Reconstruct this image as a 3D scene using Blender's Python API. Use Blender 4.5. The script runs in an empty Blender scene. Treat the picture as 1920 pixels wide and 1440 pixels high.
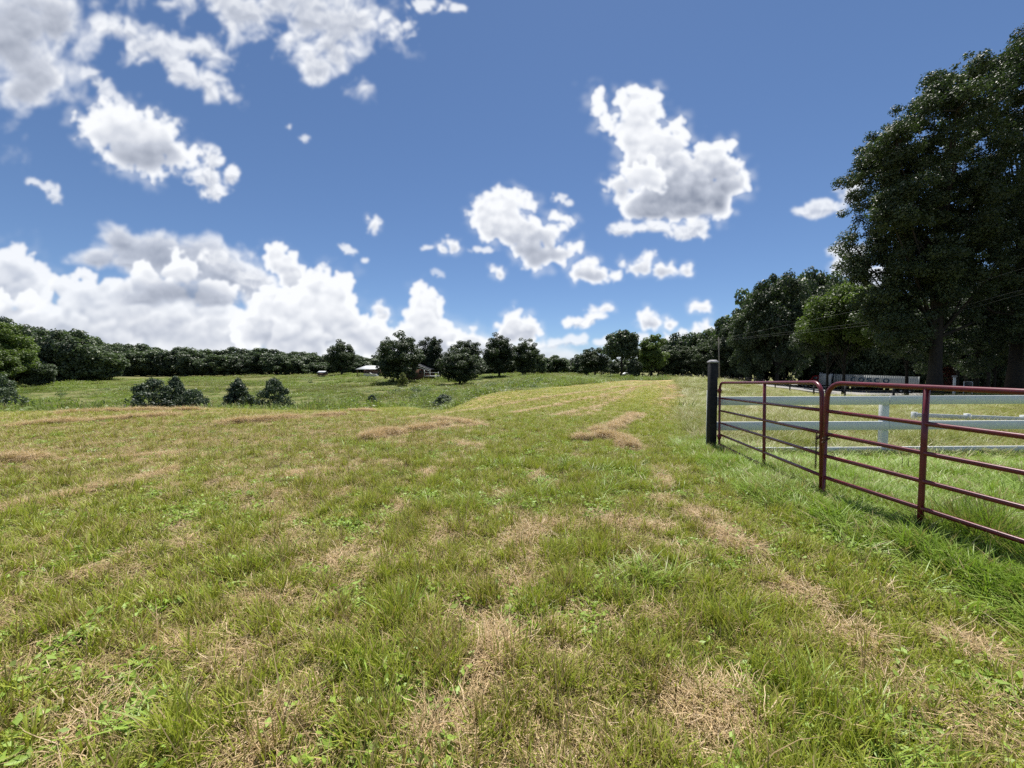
import bpy, math, random
import numpy as np
from mathutils import Vector, Matrix

random.seed(7)
RNG = np.random.default_rng(7)
D = bpy.data
SC = bpy.context.scene
COL = SC.collection

# ------------------------------------------------------------------ camera
F = 721.0                       # focal length for a 1920 px wide picture
CAM_Z = 1.55
PITCH = math.atan(28 / F)
cam = D.cameras.new('camera')
cam.sensor_width = 36.0
cam.lens = 36.0 * F / 1920.0
cam.clip_start = 0.05
cam.clip_end = 20000
camo = D.objects.new('camera', cam)
COL.objects.link(camo)
camo.location = (0, 0, CAM_Z)
camo.rotation_euler = (math.pi / 2 - PITCH, 0, 0)
SC.camera = camo

# ------------------------------------------------------------------ light, exposure
SUN_EL, SUN_AZ = math.radians(66), math.radians(14)
SKY_STRENGTH = 0.072
SUN_STRENGTH = 5.0
EXPOSURE = 0.58
CLOUD_STRENGTH = 0.86
SC.view_settings.view_transform = 'Standard'
SC.view_settings.look = 'None'
SC.view_settings.gamma = 1
SC.view_settings.exposure = EXPOSURE
SC.view_settings.use_curve_mapping = False
SC.render.engine = 'CYCLES'
SC.cycles.max_bounces = 6
SC.cycles.diffuse_bounces = 3
SC.cycles.glossy_bounces = 2
SC.cycles.transmission_bounces = 3
SC.cycles.transparent_max_bounces = 4
SC.cycles.use_denoising = False
SC.cycles.denoiser = 'OPENIMAGEDENOISE'
SC.cycles.denoising_input_passes = 'RGB_ALBEDO_NORMAL'
SC.cycles.denoising_prefilter = 'ACCURATE'
sl = D.lights.new('sun', 'SUN')
sl.energy = SUN_STRENGTH
sl.angle = math.radians(0.5)
sl.color = (1.0, 0.955, 0.88)
so = D.objects.new('sun', sl)
COL.objects.link(so)
sdir = Vector((math.sin(SUN_AZ) * math.cos(SUN_EL), math.cos(SUN_AZ) * math.cos(SUN_EL), math.sin(SUN_EL)))
so.rotation_euler = sdir.to_track_quat('Z', 'Y').to_euler()
so.location = (0, 0, 60)


# ------------------------------------------------------------------ numpy noise
def perlin(x, y, seed=0):
    r = np.random.default_rng(seed)
    perm = r.permutation(512)
    ang = r.random(512) * 2 * np.pi
    gx, gy = np.cos(ang), np.sin(ang)
    xi, yi = np.floor(x).astype(np.int64), np.floor(y).astype(np.int64)
    xf, yf = x - xi, y - yi
    u = xf * xf * xf * (xf * (xf * 6 - 15) + 10)
    v = yf * yf * yf * (yf * (yf * 6 - 15) + 10)

    def g(ix, iy, dx, dy):
        h = perm[(perm[ix & 511] + iy) & 511]
        return gx[h] * dx + gy[h] * dy
    a = g(xi, yi, xf, yf)
    b = g(xi + 1, yi, xf - 1, yf)
    c = g(xi, yi + 1, xf, yf - 1)
    d = g(xi + 1, yi + 1, xf - 1, yf - 1)
    return ((a + (b - a) * u) * (1 - v) + (c + (d - c) * u) * v) * 1.5


def fbm(x, y, seed=0, octv=4, gain=0.5):
    s = np.zeros_like(x, dtype=float)
    a, f = 1.0, 1.0
    for k in range(octv):
        s += a * perlin(x * f + 13.7 * k, y * f - 7.1 * k, seed + k)
        a *= gain
        f *= 2.03
    return s


def sstep(a, b, x):
    t = np.clip((x - a) / (b - a), 0, 1)
    return t * t * (3 - 2 * t)


# ------------------------------------------------------------------ pixel -> place
CP, SP = math.cos(PITCH), math.sin(PITCH)


def ray(px, py):
    dx, dz = (px - 960.0) / F, -(py - 720.0) / F
    return dx, CP + dz * SP, -SP + dz * CP


def at(px, py, Y):
    """the point at distance Y (metres ahead) seen at a pixel of the 1920x1440 photograph"""
    dx, dy, dz = ray(px, py)
    t = Y / dy
    return Vector((dx * t, Y, CAM_Z + dz * t))


# ------------------------------------------------------------------ terrain heights
ctrl = []
for p in [(0, 778, 20), (200, 774, 21), (400, 770, 22), (650, 771, 22), (770, 765, 30), (900, 745, 37), (1000, 731, 48),
          (1100, 720, 62), (1190, 713, 80), (1330, 713, 78),
          # beyond the crest, hollow and far meadow
          (0, 765, 60), (200, 761, 60), (400, 759, 60), (600, 757, 58), (300, 738, 80), (0, 740, 82), (0, 726, 105), (60, 722, 105), (180, 711, 130), (600, 736, 80), (450, 719, 110),
          (250, 707, 165), (420, 706, 165), (600, 703, 165), (620, 719, 105), (745, 720, 97), (862, 722, 92), (800, 742, 62),
          (700, 704, 140), (940, 706, 125), (1000, 704, 140), (960, 722, 75), (1060, 704, 150), (1150, 706, 125), (1060, 713, 90), (900, 733, 60),
          # right side: road, yard
          (1190, 706, 138), (1250, 708, 120), (1345, 713, 105), (1435, 721, 90), (1500, 728, 82), (1555, 737, 74), (1640, 740, 76),
          (1520, 729, 95), (1722, 738, 84), (1850, 741, 78), (1500, 742, 45), (1700, 743, 40), (1850, 741, 38), (1960, 741, 40), (1400, 745, 40),
          (2300, 742, 60), (1750, 738, 100), (1500, 722, 130), (1300, 704, 160), (-500, 740, 80), (-500, 790, 20)]:
    ctrl.append(tuple(at(*p)))
for x, y, z in [(0, 0, 0), (-3, 2, 0), (3, 2, 0), (-6, 5, -.05), (0, 5, 0), (4, 4.3, .02), (8, 4, 0), (-12, 5, -.1), (4.3, 8, -.22),
                (8, 8, -.27), (12, 8, -.27), (0, 9, -.13), (-9, 10, -.22), (-4, 14, -.36), (0, 14, -.3), (4, 15, -.4), (12, 14, -.5), (20, 15, -.55),
                (0, -8, .05), (-10, -8, .05), (10, -8, .05), (0, -40, .3), (-40, -30, .5), (40, -30, 0), (-14, 30, -2.2), (-26, 30, -2.3), (-6, 30, -1.9),
                (-16, 38, -3.3), (-30, 38, -3.4), (-45, 38, -3.2), (-10, 42, -3.3),
                (300, 200, -3), (-300, 250, 2), (0, 260, -1), (150, 260, -2), (-150, 260, 0), (-300, 60, 0), (300, 60, -3), (0, 420, 0), (-300, 420, 3), (300, 420, 0),
                (0, -200, 1), (-250, -200, 2), (250, -200, -1)]:
    ctrl.append((x, y, z))
CT = np.array(ctrl)


def _warp(x, y):
    # distances shrink with range so that far points do not dominate
    r = np.hypot(x, y) + 1e-9
    s = np.log1p(r / 6.0) / r
    return x * s, y * s


_cx, _cy = _warp(CT[:, 0], CT[:, 1])


def _phi(r2):
    return 0.5 * r2 * np.log(r2 + 1e-12)


_n = len(CT)
_A = _phi((_cx[:, None] - _cx[None]) ** 2 + (_cy[:, None] - _cy[None]) ** 2) + np.eye(_n) * 2e-4
_P = np.c_[np.ones(_n), _cx, _cy]
_M = np.block([[_A, _P], [_P.T, np.zeros((3, 3))]])
_W = np.linalg.solve(_M, np.r_[CT[:, 2], 0, 0, 0])


def height(x, y, fine=True):
    x = np.atleast_1d(np.asarray(x, float))
    y = np.atleast_1d(np.asarray(y, float))
    out = np.empty(x.shape)
    xf, yf, of = x.ravel(), y.ravel(), out.ravel()
    r = np.hypot(xf, yf)
    k = np.minimum(1.0, 430.0 / np.maximum(r, 1e-6))
    wx, wy = _warp(xf * k, yf * k)
    for i in range(0, len(xf), 20000):
        sl_ = slice(i, i + 20000)
        d2 = (wx[sl_, None] - _cx[None]) ** 2 + (wy[sl_, None] - _cy[None]) ** 2
        of[sl_] = _phi(d2) @ _W[:_n] + _W[_n] + _W[_n + 1] * wx[sl_] + _W[_n + 2] * wy[sl_]
    z = of.reshape(x.shape)
    if fine:
        z = z + 0.018 * fbm(x * 1.3, y * 1.3, 5, 3) * sstep(60, 10, np.hypot(x, y)) + 0.10 * perlin(x * .09, y * .09, 9) * sstep(12, 50, np.hypot(x, y))
    return z


def hit(px, py):
    """where the sight line through a pixel meets the ground"""
    dx, dy, dz = ray(px, py)
    t = np.geomspace(0.8, 420, 900)
    z = CAM_Z + dz * t
    h = height(dx * t, dy * t, False)
    i = np.argmax(z < h)
    if i == 0:
        i = len(t) - 1
    t0, t1 = t[i - 1], t[i]
    a, b = z[i - 1] - h[i - 1], z[i] - h[i]
    tt = t0 + (t1 - t0) * a / (a - b + 1e-9)
    return np.array([dx * tt, dy * tt])


def gz(x, y):
    return float(height(x, y)[0])


# ------------------------------------------------------------------ field layout
STRNG = np.random.default_rng(99)


def strokes(lst):
    out = []
    for pts, w, amp in lst:
        P = np.array([hit(*p) for p in pts])
        # wander a little between the given points
        Q = [P[0]]
        for a, b in zip(P[:-1], P[1:]):
            L = np.linalg.norm(b - a)
            k = int(min(12, max(1, L / max(.25, w * 1.5))))
            nrm = np.array([-(b - a)[1], (b - a)[0]]) / max(L, 1e-6)
            for i in range(1, k + 1):
                Q.append(a + (b - a) * i / k + nrm * (STRNG.normal() * w * .35 if i < k else 0))
        out.append((np.array(Q), w * .60, amp))
    return out


def stroke_field(x, y, S):
    m = np.zeros(x.shape)
    for P, w, amp in S:
        for a, b in zip(P[:-1], P[1:]):
            ab = b - a
            L = max(1e-6, ab @ ab)
            t = np.clip(((x - a[0]) * ab[0] + (y - a[1]) * ab[1]) / L, 0, 1)
            d = np.hypot(x - a[0] - t * ab[0], y - a[1] - t * ab[1])
            m = np.maximum(m, amp * np.exp(-(d / w) ** 2))
    return m


PILES = strokes([
    ([(680, 828), (720, 818), (790, 808), (840, 800)], .28, 1), ([(830, 790), (880, 797)], .25, .8),
    ([(1080, 826), (1150, 823), (1185, 843)], .20, 1.1), ([(1120, 812), (1160, 800), (1190, 780)], .26, .9),
    ([(425, 796), (520, 788), (560, 784)], .38, 1), ([(590, 783), (640, 780)], .35, .9), ([(815, 787), (840, 787)], .2, .8),
    ([(0, 868), (30, 864), (60, 866)], .3, .9), ([(40, 800), (200, 789), (330, 780)], .3, .8), ([(110, 777), (200, 774), (380, 771)], .35, .8), ([(655, 772), (700, 773)], .4, .7),
   ])
STRAW = strokes([
    ([(680, 828), (720, 818), (790, 808), (880, 800)], .5, .9), ([(800, 830), (880, 838)], .3, .7), ([(815, 787), (900, 798)], .5, .8),
    ([(1080, 826), (1150, 823), (1185, 843)], .32, 1), ([(1110, 812), (1160, 800), (1195, 776)], .45, .8),
    ([(425, 796), (520, 788), (640, 781)], .6, .9), ([(0, 868), (60, 865), (230, 858), (330, 852)], .35, .75),
    ([(0, 963), (60, 945), (150, 925), (250, 903), (330, 880)], .22, .8),
    ([(80, 1110), (150, 1080)], .10, .8), ([(170, 1075), (245, 1035)], .14, 1), ([(0, 800), (200, 789), (400, 776)], .5, .6), ([(100, 778), (200, 774), (380, 771)], .5, .7), ([(655, 772), (700, 773)], .5, .7),
    ([(490, 1125), (570, 1130)], .10, .9), ([(570, 1090), (640, 1060), (700, 1000), (770, 955)], .11, .5), ([(690, 1080), (745, 1035)], .08, .9),
    ([(800, 900), (850, 868)], .17, .85), ([(855, 830), (905, 845)], .15, .8), ([(700, 640 + 60), (701, 701)], .01, 0),
    ([(800, 1430), (850, 1370), (850, 1310), (900, 1275), (930, 1225)], .13, 1.0), ([(150, 1430), (170, 1380), (215, 1335)], .09, 1), ([(480, 1405), (570, 1350)], .10, .95),
    ([(0, 1290), (60, 1260)], .08, .6), ([(300, 1250), (360, 1220)], .08, .8), ([(130, 1220), (160, 1190)], .07, .6),
    ([(1290, 965), (1350, 1000), (1430, 1060), (1500, 1120)], .14, .85), ([(1580, 1190), (1650, 1255), (1700, 1320), (1740, 1370)], .11, 1.0),
    ([(1260, 1305), (1300, 1330), (1390, 1330)], .10, .9), ([(1330, 1400), (1400, 1370)], .10, .9), ([(1720, 1190), (1860, 1230)], .10, .6),
    ([(1240, 940), (1245, 900), (1235, 880)], .12, .7), ([(980, 1000), (1100, 975), (1230, 990)], .35, .55), ([(1000, 890), (1010, 900)], .15, .7),
    ([(1010, 1010), (960, 1130), (1060, 1230)], .10, .45), ([(1230, 1150), (1250, 1200)], .1, .8), ([(880, 1130), (900, 1150)], .08, .7),
    ([(1800, 1400), (1900, 1350)], .12, .6), ([(700, 870), (620, 880), (500, 900)], .6, .4), ([(480, 920), (560, 960)], .5, .4),
    ([(870, 772), (960, 757), (1080, 738), (1180, 723)], .45, .9), ([(960, 775), (1080, 752), (1215, 721)], .4, .8), ([(1040, 780), (1120, 762)], .4, .7),
    ([(1290, 752), (1275, 735), (1262, 722)], 1.2, .75), ([(1230, 748), (1310, 744)], .6, .6), ([(740, 790), (900, 765), (1010, 747)], .4, .5), ([(800, 768), (930, 745)], .4, .5),
    ([(1085, 783), (1130, 760), (1190, 727)], .35, .5),
])
LUSH = strokes([
    ([(930, 870), (1050, 880), (1180, 880)], .45, 1), ([(790, 915), (870, 905)], .28, 1), ([(820, 940), (880, 950)], .3, .8), ([(1000, 930), (1240, 920)], .35, .7),
    ([(1250, 800), (1290, 850), (1330, 870)], .5, .9), ([(1160, 790), (1230, 780)], .5, .3), ([(1220, 735), (1180, 770)], .8, .6), ([(720, 1080), (760, 1130), (740, 1180)], .14, .8),
    ([(980, 1180), (1000, 1150)], .10, 1), ([(1480, 1330), (1600, 1320), (1560, 1400)], .14, 1), ([(440, 1080), (520, 1060)], .2, .5),
    ([(1100, 1030), (1290, 1090), (1400, 1180)], .25, .5), ([(650, 1240), (700, 1280)], .13, .8), ([(270, 1390), (420, 1370)], .13, .8), ([(640, 830), (760, 860), (830, 880)], .4, .45),
])
# line of the gates on the ground
GJ = np.array([3.56, 4.36])
GH = np.array([4.33, 7.98])
G2 = np.array([3.63, 3.42])
GE = GJ + (G2 - GJ) / np.linalg.norm(G2 - GJ) * 4.75
FENCE_Y = 8.15


def gate_side(x, y):
    """how far right of the gate line a point lies"""
    xs = np.interp(y, [GE[1], GJ[1], GH[1], 9.5, 12, 30, 110], [GE[0], GJ[0], GH[0], 4.7, 5.6, 13.5, 47])
    return x - xs


BND_PX = [-700, 0, 650, 770, 900, 1000, 1100, 1190, 1340, 1400]
BND_Y = [22, 22, 25, 31, 37, 48, 62, 80, 80, 60]


def mown(x, y):
    az = 960 + F * x / np.maximum(y, .01)
    lim = np.interp(az, BND_PX, BND_Y) * (1 + .02 * np.sin(az * .05))
    return np.where((y > 0) & (gate_side(x, y) < .0 + .25 * np.sin(y * 1.7)), sstep(1.03, .97, y / lim), np.where(y <= 0, 1.0 * (gate_side(x, y) < 0), 0))


# ------------------------------------------------------------------ mesh helpers
def new_mesh(name, verts, faces, mat=None, attrs=None, smooth=False):
    me = D.meshes.new(name)
    verts = np.asarray(verts, np.float32)
    faces = np.asarray(faces, np.int32)
    nf, k = faces.shape
    me.vertices.add(len(verts))
    me.vertices.foreach_set('co', verts.ravel())
    me.loops.add(nf * k)
    me.loops.foreach_set('vertex_index', faces.ravel())
    me.polygons.add(nf)
    me.polygons.foreach_set('loop_start', np.arange(0, nf * k, k, dtype=np.int32))
    me.polygons.foreach_set('loop_total', np.full(nf, k, np.int32))
    if smooth:
        me.polygons.foreach_set('use_smooth', np.ones(nf, bool))
    me.update(calc_edges=True)
    for n, a in (attrs or {}).items():
        at_ = me.attributes.new(n, 'FLOAT', 'POINT')
        at_.data.foreach_set('value', np.asarray(a, np.float32))
    if mat:
        me.materials.append(mat)
    return me


def link(name, me, parent=None, loc=None, rot=None, kind=None, label=None, cat=None, group=None):
    o = D.objects.new(name, me)
    COL.objects.link(o)
    if parent:
        o.parent = parent
    if loc is not None:
        o.location = loc
    if rot is not None:
        o.rotation_euler = rot
    if kind:
        o['kind'] = kind
    if label:
        o['label'] = label
    if cat:
        o['category'] = cat
    if group:
        o['group'] = group
    return o


def thing(name, label, cat, loc=(0, 0, 0), rot=(0, 0, 0), group=None):
    return link(name, None, None, loc, rot, None, label, cat, group)


class MB:
    """collects boxes and tubes, builds one mesh"""
    def __init__(self):
        self.v, self.f = [], []

    def quadmesh(self, v, f):
        n = len(self.v)
        self.v += [tuple(p) for p in v]
        self.f += [tuple(i + n for i in q) for q in f]
        return self

    def box(self, x0, x1, y0, y1, z0, z1, b=0.0):
        if b <= 0:
            v = [(x, y, z) for z in (z0, z1) for x, y in ((x0, y0), (x1, y0), (x1, y1), (x0, y1))]
            return self.quadmesh(v, [(3, 2, 1, 0), (4, 5, 6, 7), (0, 1, 5, 4), (1, 2, 6, 5), (2, 3, 7, 6), (3, 0, 4, 7)])
        rings = []
        for z, i in ((z0, b), (z0 + b, 0), (z1 - b, 0), (z1, b)):
            a0, a1, c0, c1 = x0 + i, x1 - i, y0 + i, y1 - i
            q = b if i == 0 else b * .6
            rings.append([(a0 + q, c0, z), (a1 - q, c0, z), (a1, c0 + q, z), (a1, c1 - q, z), (a1 - q, c1, z), (a0 + q, c1, z), (a0, c1 - q, z), (a0, c0 + q, z)])
        v = [p for r in rings for p in r]
        f = []
        for r in range(3):
            for i in range(8):
                j = (i + 1) % 8
                f.append((r * 8 + i, r * 8 + j, r * 8 + 8 + j, r * 8 + 8 + i))
        for base, rev in ((0, True), (24, False)):
            idx = [base + i for i in range(8)]
            for a in ((0, 1, 2, 3), (0, 3, 4, 7), (4, 5, 6, 7)):
                q = tuple(idx[i] for i in a)
                f.append(q[::-1] if rev else q)
        return self.quadmesh(v, f)

    def tube(self, pts, r, n=8, closed=False, rs=None):
        pts = [Vector(p) for p in pts]
        m = len(pts)
        base = len(self.v)
        prev = None
        for i, p in enumerate(pts):
            a = pts[(i - 1) % m] if (closed or i > 0) else p
            b = pts[(i + 1) % m] if (closed or i < m - 1) else p
            t = (b - a).normalized()
            if prev is None:
                u = t.orthogonal().normalized()
            else:
                u = (prev - t * prev.dot(t)).normalized()
            prev = u
            w = t.cross(u)
            rr = rs[i] if rs else r
            for k in range(n):
                an = 2 * math.pi * k / n
                self.v.append(tuple(p + (u * math.cos(an) + w * math.sin(an)) * rr))
        for i in range(m if closed else m - 1):
            a0, b0 = base + i * n, base + ((i + 1) % m) * n
            for k in range(n):
                k2 = (k + 1) % n
                self.f.append((a0 + k, a0 + k2, b0 + k2, b0 + k))
        if not closed and n % 2 == 0:
            for s, rev in ((base, True), (base + (m - 1) * n, False)):
                for k in range(1, n // 2):
                    q = (s + k - 1, s + k, s + n - 1 - k, s + n - k)
                    self.f.append(q[::-1] if rev else q)
        return self

    def mesh(self, name, mat, smooth=False):
        return new_mesh(name, self.v, self.f, mat, smooth=smooth)

    def build(self, name, mat, parent=None, smooth=False, **k):
        return link(name, self.mesh(name, mat, smooth), parent, **k)


# ------------------------------------------------------------------ materials
def mat_new(name):
    m = D.materials.new(name)
    m.use_nodes = True
    nt = m.node_tree
    nt.nodes.clear()
    return m, nt, nt.nodes, nt.links


def N(ns, t, **kw):
    n = ns.new(t)
    for k, v in kw.items():
        if k.startswith('in_'):
            key = k[3:]
            n.inputs[int(key) if key.isdigit() else key].default_value = v
        else:
            setattr(n, k, v)
    return n


def ramp(ns, stops, interp='LINEAR'):
    r = ns.new('ShaderNodeValToRGB')
    cr = r.color_ramp
    cr.interpolation = interp
    while len(cr.elements) < len(stops):
        cr.elements.new(0.5)
    for e, (p, c) in zip(cr.elements, stops):
        e.position = p
        e.color = (*c, 1) if len(c) == 3 else c
    return r


def noise(ns, ls, scale, detail=3, rough=.55, coord=None):
    n = N(ns, 'ShaderNodeTexNoise')
    n.inputs['Scale'].default_value = scale
    n.inputs['Detail'].default_value = detail
    n.inputs['Roughness'].default_value = rough
    if coord is not None:
        ls.new(coord, n.inputs['Vector'])
    return n


def simple_mat(name, col, rough=.6, spec=.4, var=.12, scale=6.0, bump=0.0, metal=0.0, dirt=None, coat=0.0):
    m, nt, ns, ls = mat_new(name)
    out = N(ns, 'ShaderNodeOutputMaterial')
    b = N(ns, 'ShaderNodeBsdfPrincipled')
    ls.new(b.outputs[0], out.inputs[0])
    tc = N(ns, 'ShaderNodeTexCoord')
    nz = noise(ns, ls, scale, 5, .6, tc.outputs['Object'])
    dk = tuple(c * (1 - var) for c in col)
    lt = tuple(min(1, c * (1 + var)) for c in col)
    stops = [(0.3, dk), (0.7, lt)]
    r = ramp(ns, stops)
    ls.new(nz.outputs[0], r.inputs[0])
    col_out = r.outputs[0]
    if dirt:
        n2 = noise(ns, ls, scale * 2.7, 6, .7, tc.outputs['Object'])
        rr = ramp(ns, [(dirt[1], (0, 0, 0)), (dirt[1] + .12, (1, 1, 1))])
        ls.new(n2.outputs[0], rr.inputs[0])
        mx = N(ns, 'ShaderNodeMix', data_type='RGBA')
        ls.new(rr.outputs[0], mx.inputs[0])
        ls.new(col_out, mx.inputs[6])
        mx.inputs[7].default_value = (*dirt[0], 1)
        col_out = mx.outputs[2]
    ls.new(col_out, b.inputs['Base Color'])
    b.inputs['Roughness'].default_value = rough
    b.inputs['Metallic'].default_value = metal
    b.inputs['Specular IOR Level'].default_value = spec
    b.inputs['Coat Weight'].default_value = coat
    if bump:
        bp = N(ns, 'ShaderNodeBump')
        bp.inputs['Strength'].default_value = bump
        bp.inputs['Distance'].default_value = .01
        ls.new(nz.outputs[0], bp.inputs['Height'])
        ls.new(bp.outputs[0], b.inputs['Normal'])
    return m


def leaf_mat(name, dark, light, trans=.35, tcol=None, rough=.5, spec=.35):
    """foliage: colour varies leaf by leaf (attribute tint), tree by tree, and in soft clumps"""
    m, nt, ns, ls = mat_new(name)
    out = N(ns, 'ShaderNodeOutputMaterial')
    b = N(ns, 'ShaderNodeBsdfPrincipled')
    tr = N(ns, 'ShaderNodeBsdfTranslucent')
    mx = N(ns, 'ShaderNodeMixShader', in_0=trans)
    at_ = N(ns, 'ShaderNodeAttribute', attribute_name='tint')
    oi = N(ns, 'ShaderNodeObjectInfo')
    ad = N(ns, 'ShaderNodeMath', operation='MULTIPLY_ADD')
    ad.inputs[1].default_value = .6
    ls.new(oi.outputs['Random'], ad.inputs[0])
    ls.new(at_.outputs['Fac'], ad.inputs[2])
    sb = N(ns, 'ShaderNodeMath', operation='SUBTRACT')
    ls.new(ad.outputs[0], sb.inputs[0])
    sb.inputs[1].default_value = .3
    r = ramp(ns, [(0, dark), (1, light)])
    ls.new(sb.outputs[0], r.inputs[0])
    ls.new(r.outputs[0], b.inputs['Base Color'])
    b.inputs['Roughness'].default_value = rough
    b.inputs['Specular IOR Level'].default_value = spec
    tint = N(ns, 'ShaderNodeMix', data_type='RGBA', blend_type='MULTIPLY')
    tint.inputs[0].default_value = 1
    ls.new(r.outputs[0], tint.inputs[6])
    tint.inputs[7].default_value = (*(tcol or (1.3, 1.5, .7)), 1)
    ls.new(tint.outputs[2], tr.inputs[0])
    ls.new(b.outputs[0], mx.inputs[1])
    ls.new(tr.outputs[0], mx.inputs[2])
    ls.new(mx.outputs[0], out.inputs[0])
    return m


M = {}
M['leaf_oak'] = leaf_mat('oak_leaves', (.019, .031, .015), (.072, .098, .045), .24, (1.2, 1.5, .6), .55, .35)
M['leaf_bright'] = leaf_mat('bright_leaves', (.038, .062, .014), (.13, .18, .045), .35)
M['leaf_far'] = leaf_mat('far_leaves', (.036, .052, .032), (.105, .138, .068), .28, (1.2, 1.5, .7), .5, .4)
M['leaf_cedar'] = leaf_mat('cedar_needles', (.034, .052, .034), (.10, .135, .078), .2)
M['leaf_cedar_yellow'] = leaf_mat('cedar_needles_yellowish', (.08, .10, .02), (.17, .19, .05), .3)
M['leaf_red'] = leaf_mat('red_leaves', (.04, .010, .008), (.12, .035, .022), .3, (1.4, .9, .7))
M['leaf_weed'] = leaf_mat('weed_leaves', (.035, .065, .012), (.13, .19, .045), .3)
M['bark'] = simple_mat('bark', (.040, .035, .030), .9, .1, .4, 9, .6)
M['red_paint'] = simple_mat('red_gate_paint', (.115, .008, .016), .33, .5, .25, 14, .05, dirt=((.10, .035, .025), .57))
M['black_post'] = simple_mat('creosoted_post', (.014, .014, .015), .75, .25, .5, 10, .5)
M['post_cap'] = simple_mat('weathered_cap', (.22, .22, .23), .6, .3, .2, 12)
M['white_board'] = simple_mat('white_fence_paint', (.64, .66, .66), .55, .3, .05, 5, .12, dirt=((.45, .47, .42), .66))
M['rust'] = simple_mat('rusty_steel', (.07, .035, .02), .7, .4, .5, 30)
M['wire'] = simple_mat('grey_wire', (.16, .16, .16), .5, .4, .1, 4)
M['pole_wood'] = simple_mat('weathered_pole', (.20, .18, .155), .85, .15, .3, 3, .3)
M['asphalt'] = simple_mat('pale_asphalt', (.28, .27, .25), .9, .2, .14, .9, .3)
M['container'] = simple_mat('grey_container_paint', (.27, .29, .285), .6, .3, .12, 2.2, .1, dirt=((.22, .18, .14), .68))
M['blue_letter'] = simple_mat('dark_blue_letter_paint', (.012, .05, .085), .5, .3, .1, 4)
M['dark_metal'] = simple_mat('dark_chassis', (.03, .03, .032), .6, .4, .2, 5)
M['rubber'] = simple_mat('rubber', (.016, .016, .016), .85, .2, .2, 8)
M['rim'] = simple_mat('wheel_rim', (.35, .35, .36), .35, .5, .1, 8, metal=.6)
M['truck_red'] = simple_mat('red_truck_paint', (.25, .02, .018), .3, .5, .1, 3, coat=.4)
M['truck_grey'] = simple_mat('grey_truck_paint', (.36, .38, .38), .4, .5, .1, 3)
M['glass'] = simple_mat('dark_glass', (.02, .025, .03), .08, .8, .1, 3)
M['white_roof'] = simple_mat('white_metal_roof', (.72, .73, .73), .35, .5, .04, 1.2)
M['brown_wall'] = simple_mat('brown_board_wall', (.16, .10, .075), .85, .2, .2, 2)
M['shingle_roof'] = simple_mat('dark_shingle_roof', (.07, .072, .08), .9, .2, .2, 4)
M['brick_wall'] = simple_mat('brown_brick_wall', (.15, .085, .06), .9, .2, .2, 5)
M['white_trim'] = simple_mat('white_trim', (.75, .76, .75), .5, .4, .04, 4)


def ground_material():
    m, nt, ns, ls = mat_new('field_ground')
    out = N(ns, 'ShaderNodeOutputMaterial')
    b = N(ns, 'ShaderNodeBsdfPrincipled')
    b.inputs['Roughness'].default_value = .95
    b.inputs['Specular IOR Level'].default_value = .08
    ls.new(b.outputs[0], out.inputs[0])
    tc = N(ns, 'ShaderNodeTexCoord')
    P = tc.outputs['Object']
    dry = N(ns, 'ShaderNodeAttribute', attribute_name='dry')
    mo = N(ns, 'ShaderNodeAttribute', attribute_name='mown')
    far = N(ns, 'ShaderNodeAttribute', attribute_name='far')
    n1 = noise(ns, ls, 3.0, 6, .7, P)
    n2 = noise(ns, ls, .45, 5, .65, P)
    n3 = noise(ns, ls, 26, 4, .7, P)
    # mown: olive green to tan
    s = N(ns, 'ShaderNodeMath', operation='MULTIPLY_ADD')
    s.inputs[1].default_value = .55
    ls.new(n1.outputs[0], s.inputs[0])
    s2 = N(ns, 'ShaderNodeMath', operation='MULTIPLY_ADD')
    s2.inputs[1].default_value = .75
    ls.new(dry.outputs['Fac'], s2.inputs[0])
    ls.new(s.outputs[0], s2.inputs[2])
    s3 = N(ns, 'ShaderNodeMath', operation='MULTIPLY_ADD')
    s3.inputs[1].default_value = .35
    ls.new(n2.outputs[0], s3.inputs[0])
    ls.new(s2.outputs[0], s3.inputs[2])
    r1 = ramp(ns, [(.30, (.078, .105, .022)), (.60, (.125, .145, .036)), (.78, (.20, .18, .062)), (.97, (.38, .29, .14))])
    ls.new(s3.outputs[0], r1.inputs[0])
    # meadow: fresher green
    r2 = ramp(ns, [(.25, (.06, .095, .019)), (.5, (.105, .14, .032)), (.62, (.135, .16, .044)), (.8, (.165, .165, .068))])
    mm = N(ns, 'ShaderNodeMath', operation='MULTIPLY_ADD')
    mm.inputs[1].default_value = .5
    ls.new(n1.outputs[0], mm.inputs[0])
    m3 = N(ns, 'ShaderNodeMath', operation='MULTIPLY_ADD')
    m3.inputs[1].default_value = .5
    ls.new(n2.outputs[0], m3.inputs[0])
    ls.new(m3.outputs[0], mm.inputs[2])
    ls.new(mm.outputs[0], r2.inputs[0])
    mx = N(ns, 'ShaderNodeMix', data_type='RGBA')
    ls.new(mo.outputs['Fac'], mx.inputs[0])
    ls.new(r2.outputs[0], mx.inputs[6])
    ls.new(r1.outputs[0], mx.inputs[7])
    # near: dead thatch and soil between the blades
    r3 = ramp(ns, [(.3, (.018, .015, .008)), (.5, (.045, .038, .018)), (.72, (.15, .12, .06))])
    ls.new(n3.outputs[0], r3.inputs[0])
    mx2 = N(ns, 'ShaderNodeMix', data_type='RGBA')
    ls.new(far.outputs['Fac'], mx2.inputs[0])
    ls.new(r3.outputs[0], mx2.inputs[6])
    ls.new(mx.outputs[2], mx2.inputs[7])
    ls.new(mx2.outputs[2], b.inputs['Base Color'])
    bp = N(ns, 'ShaderNodeBump')
    bp.inputs['Strength'].default_value = .6
    bp.inputs['Distance'].default_value = .12
    ls.new(n1.outputs[0], bp.inputs['Height'])
    ls.new(bp.outputs[0], b.inputs['Normal'])
    return m


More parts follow.
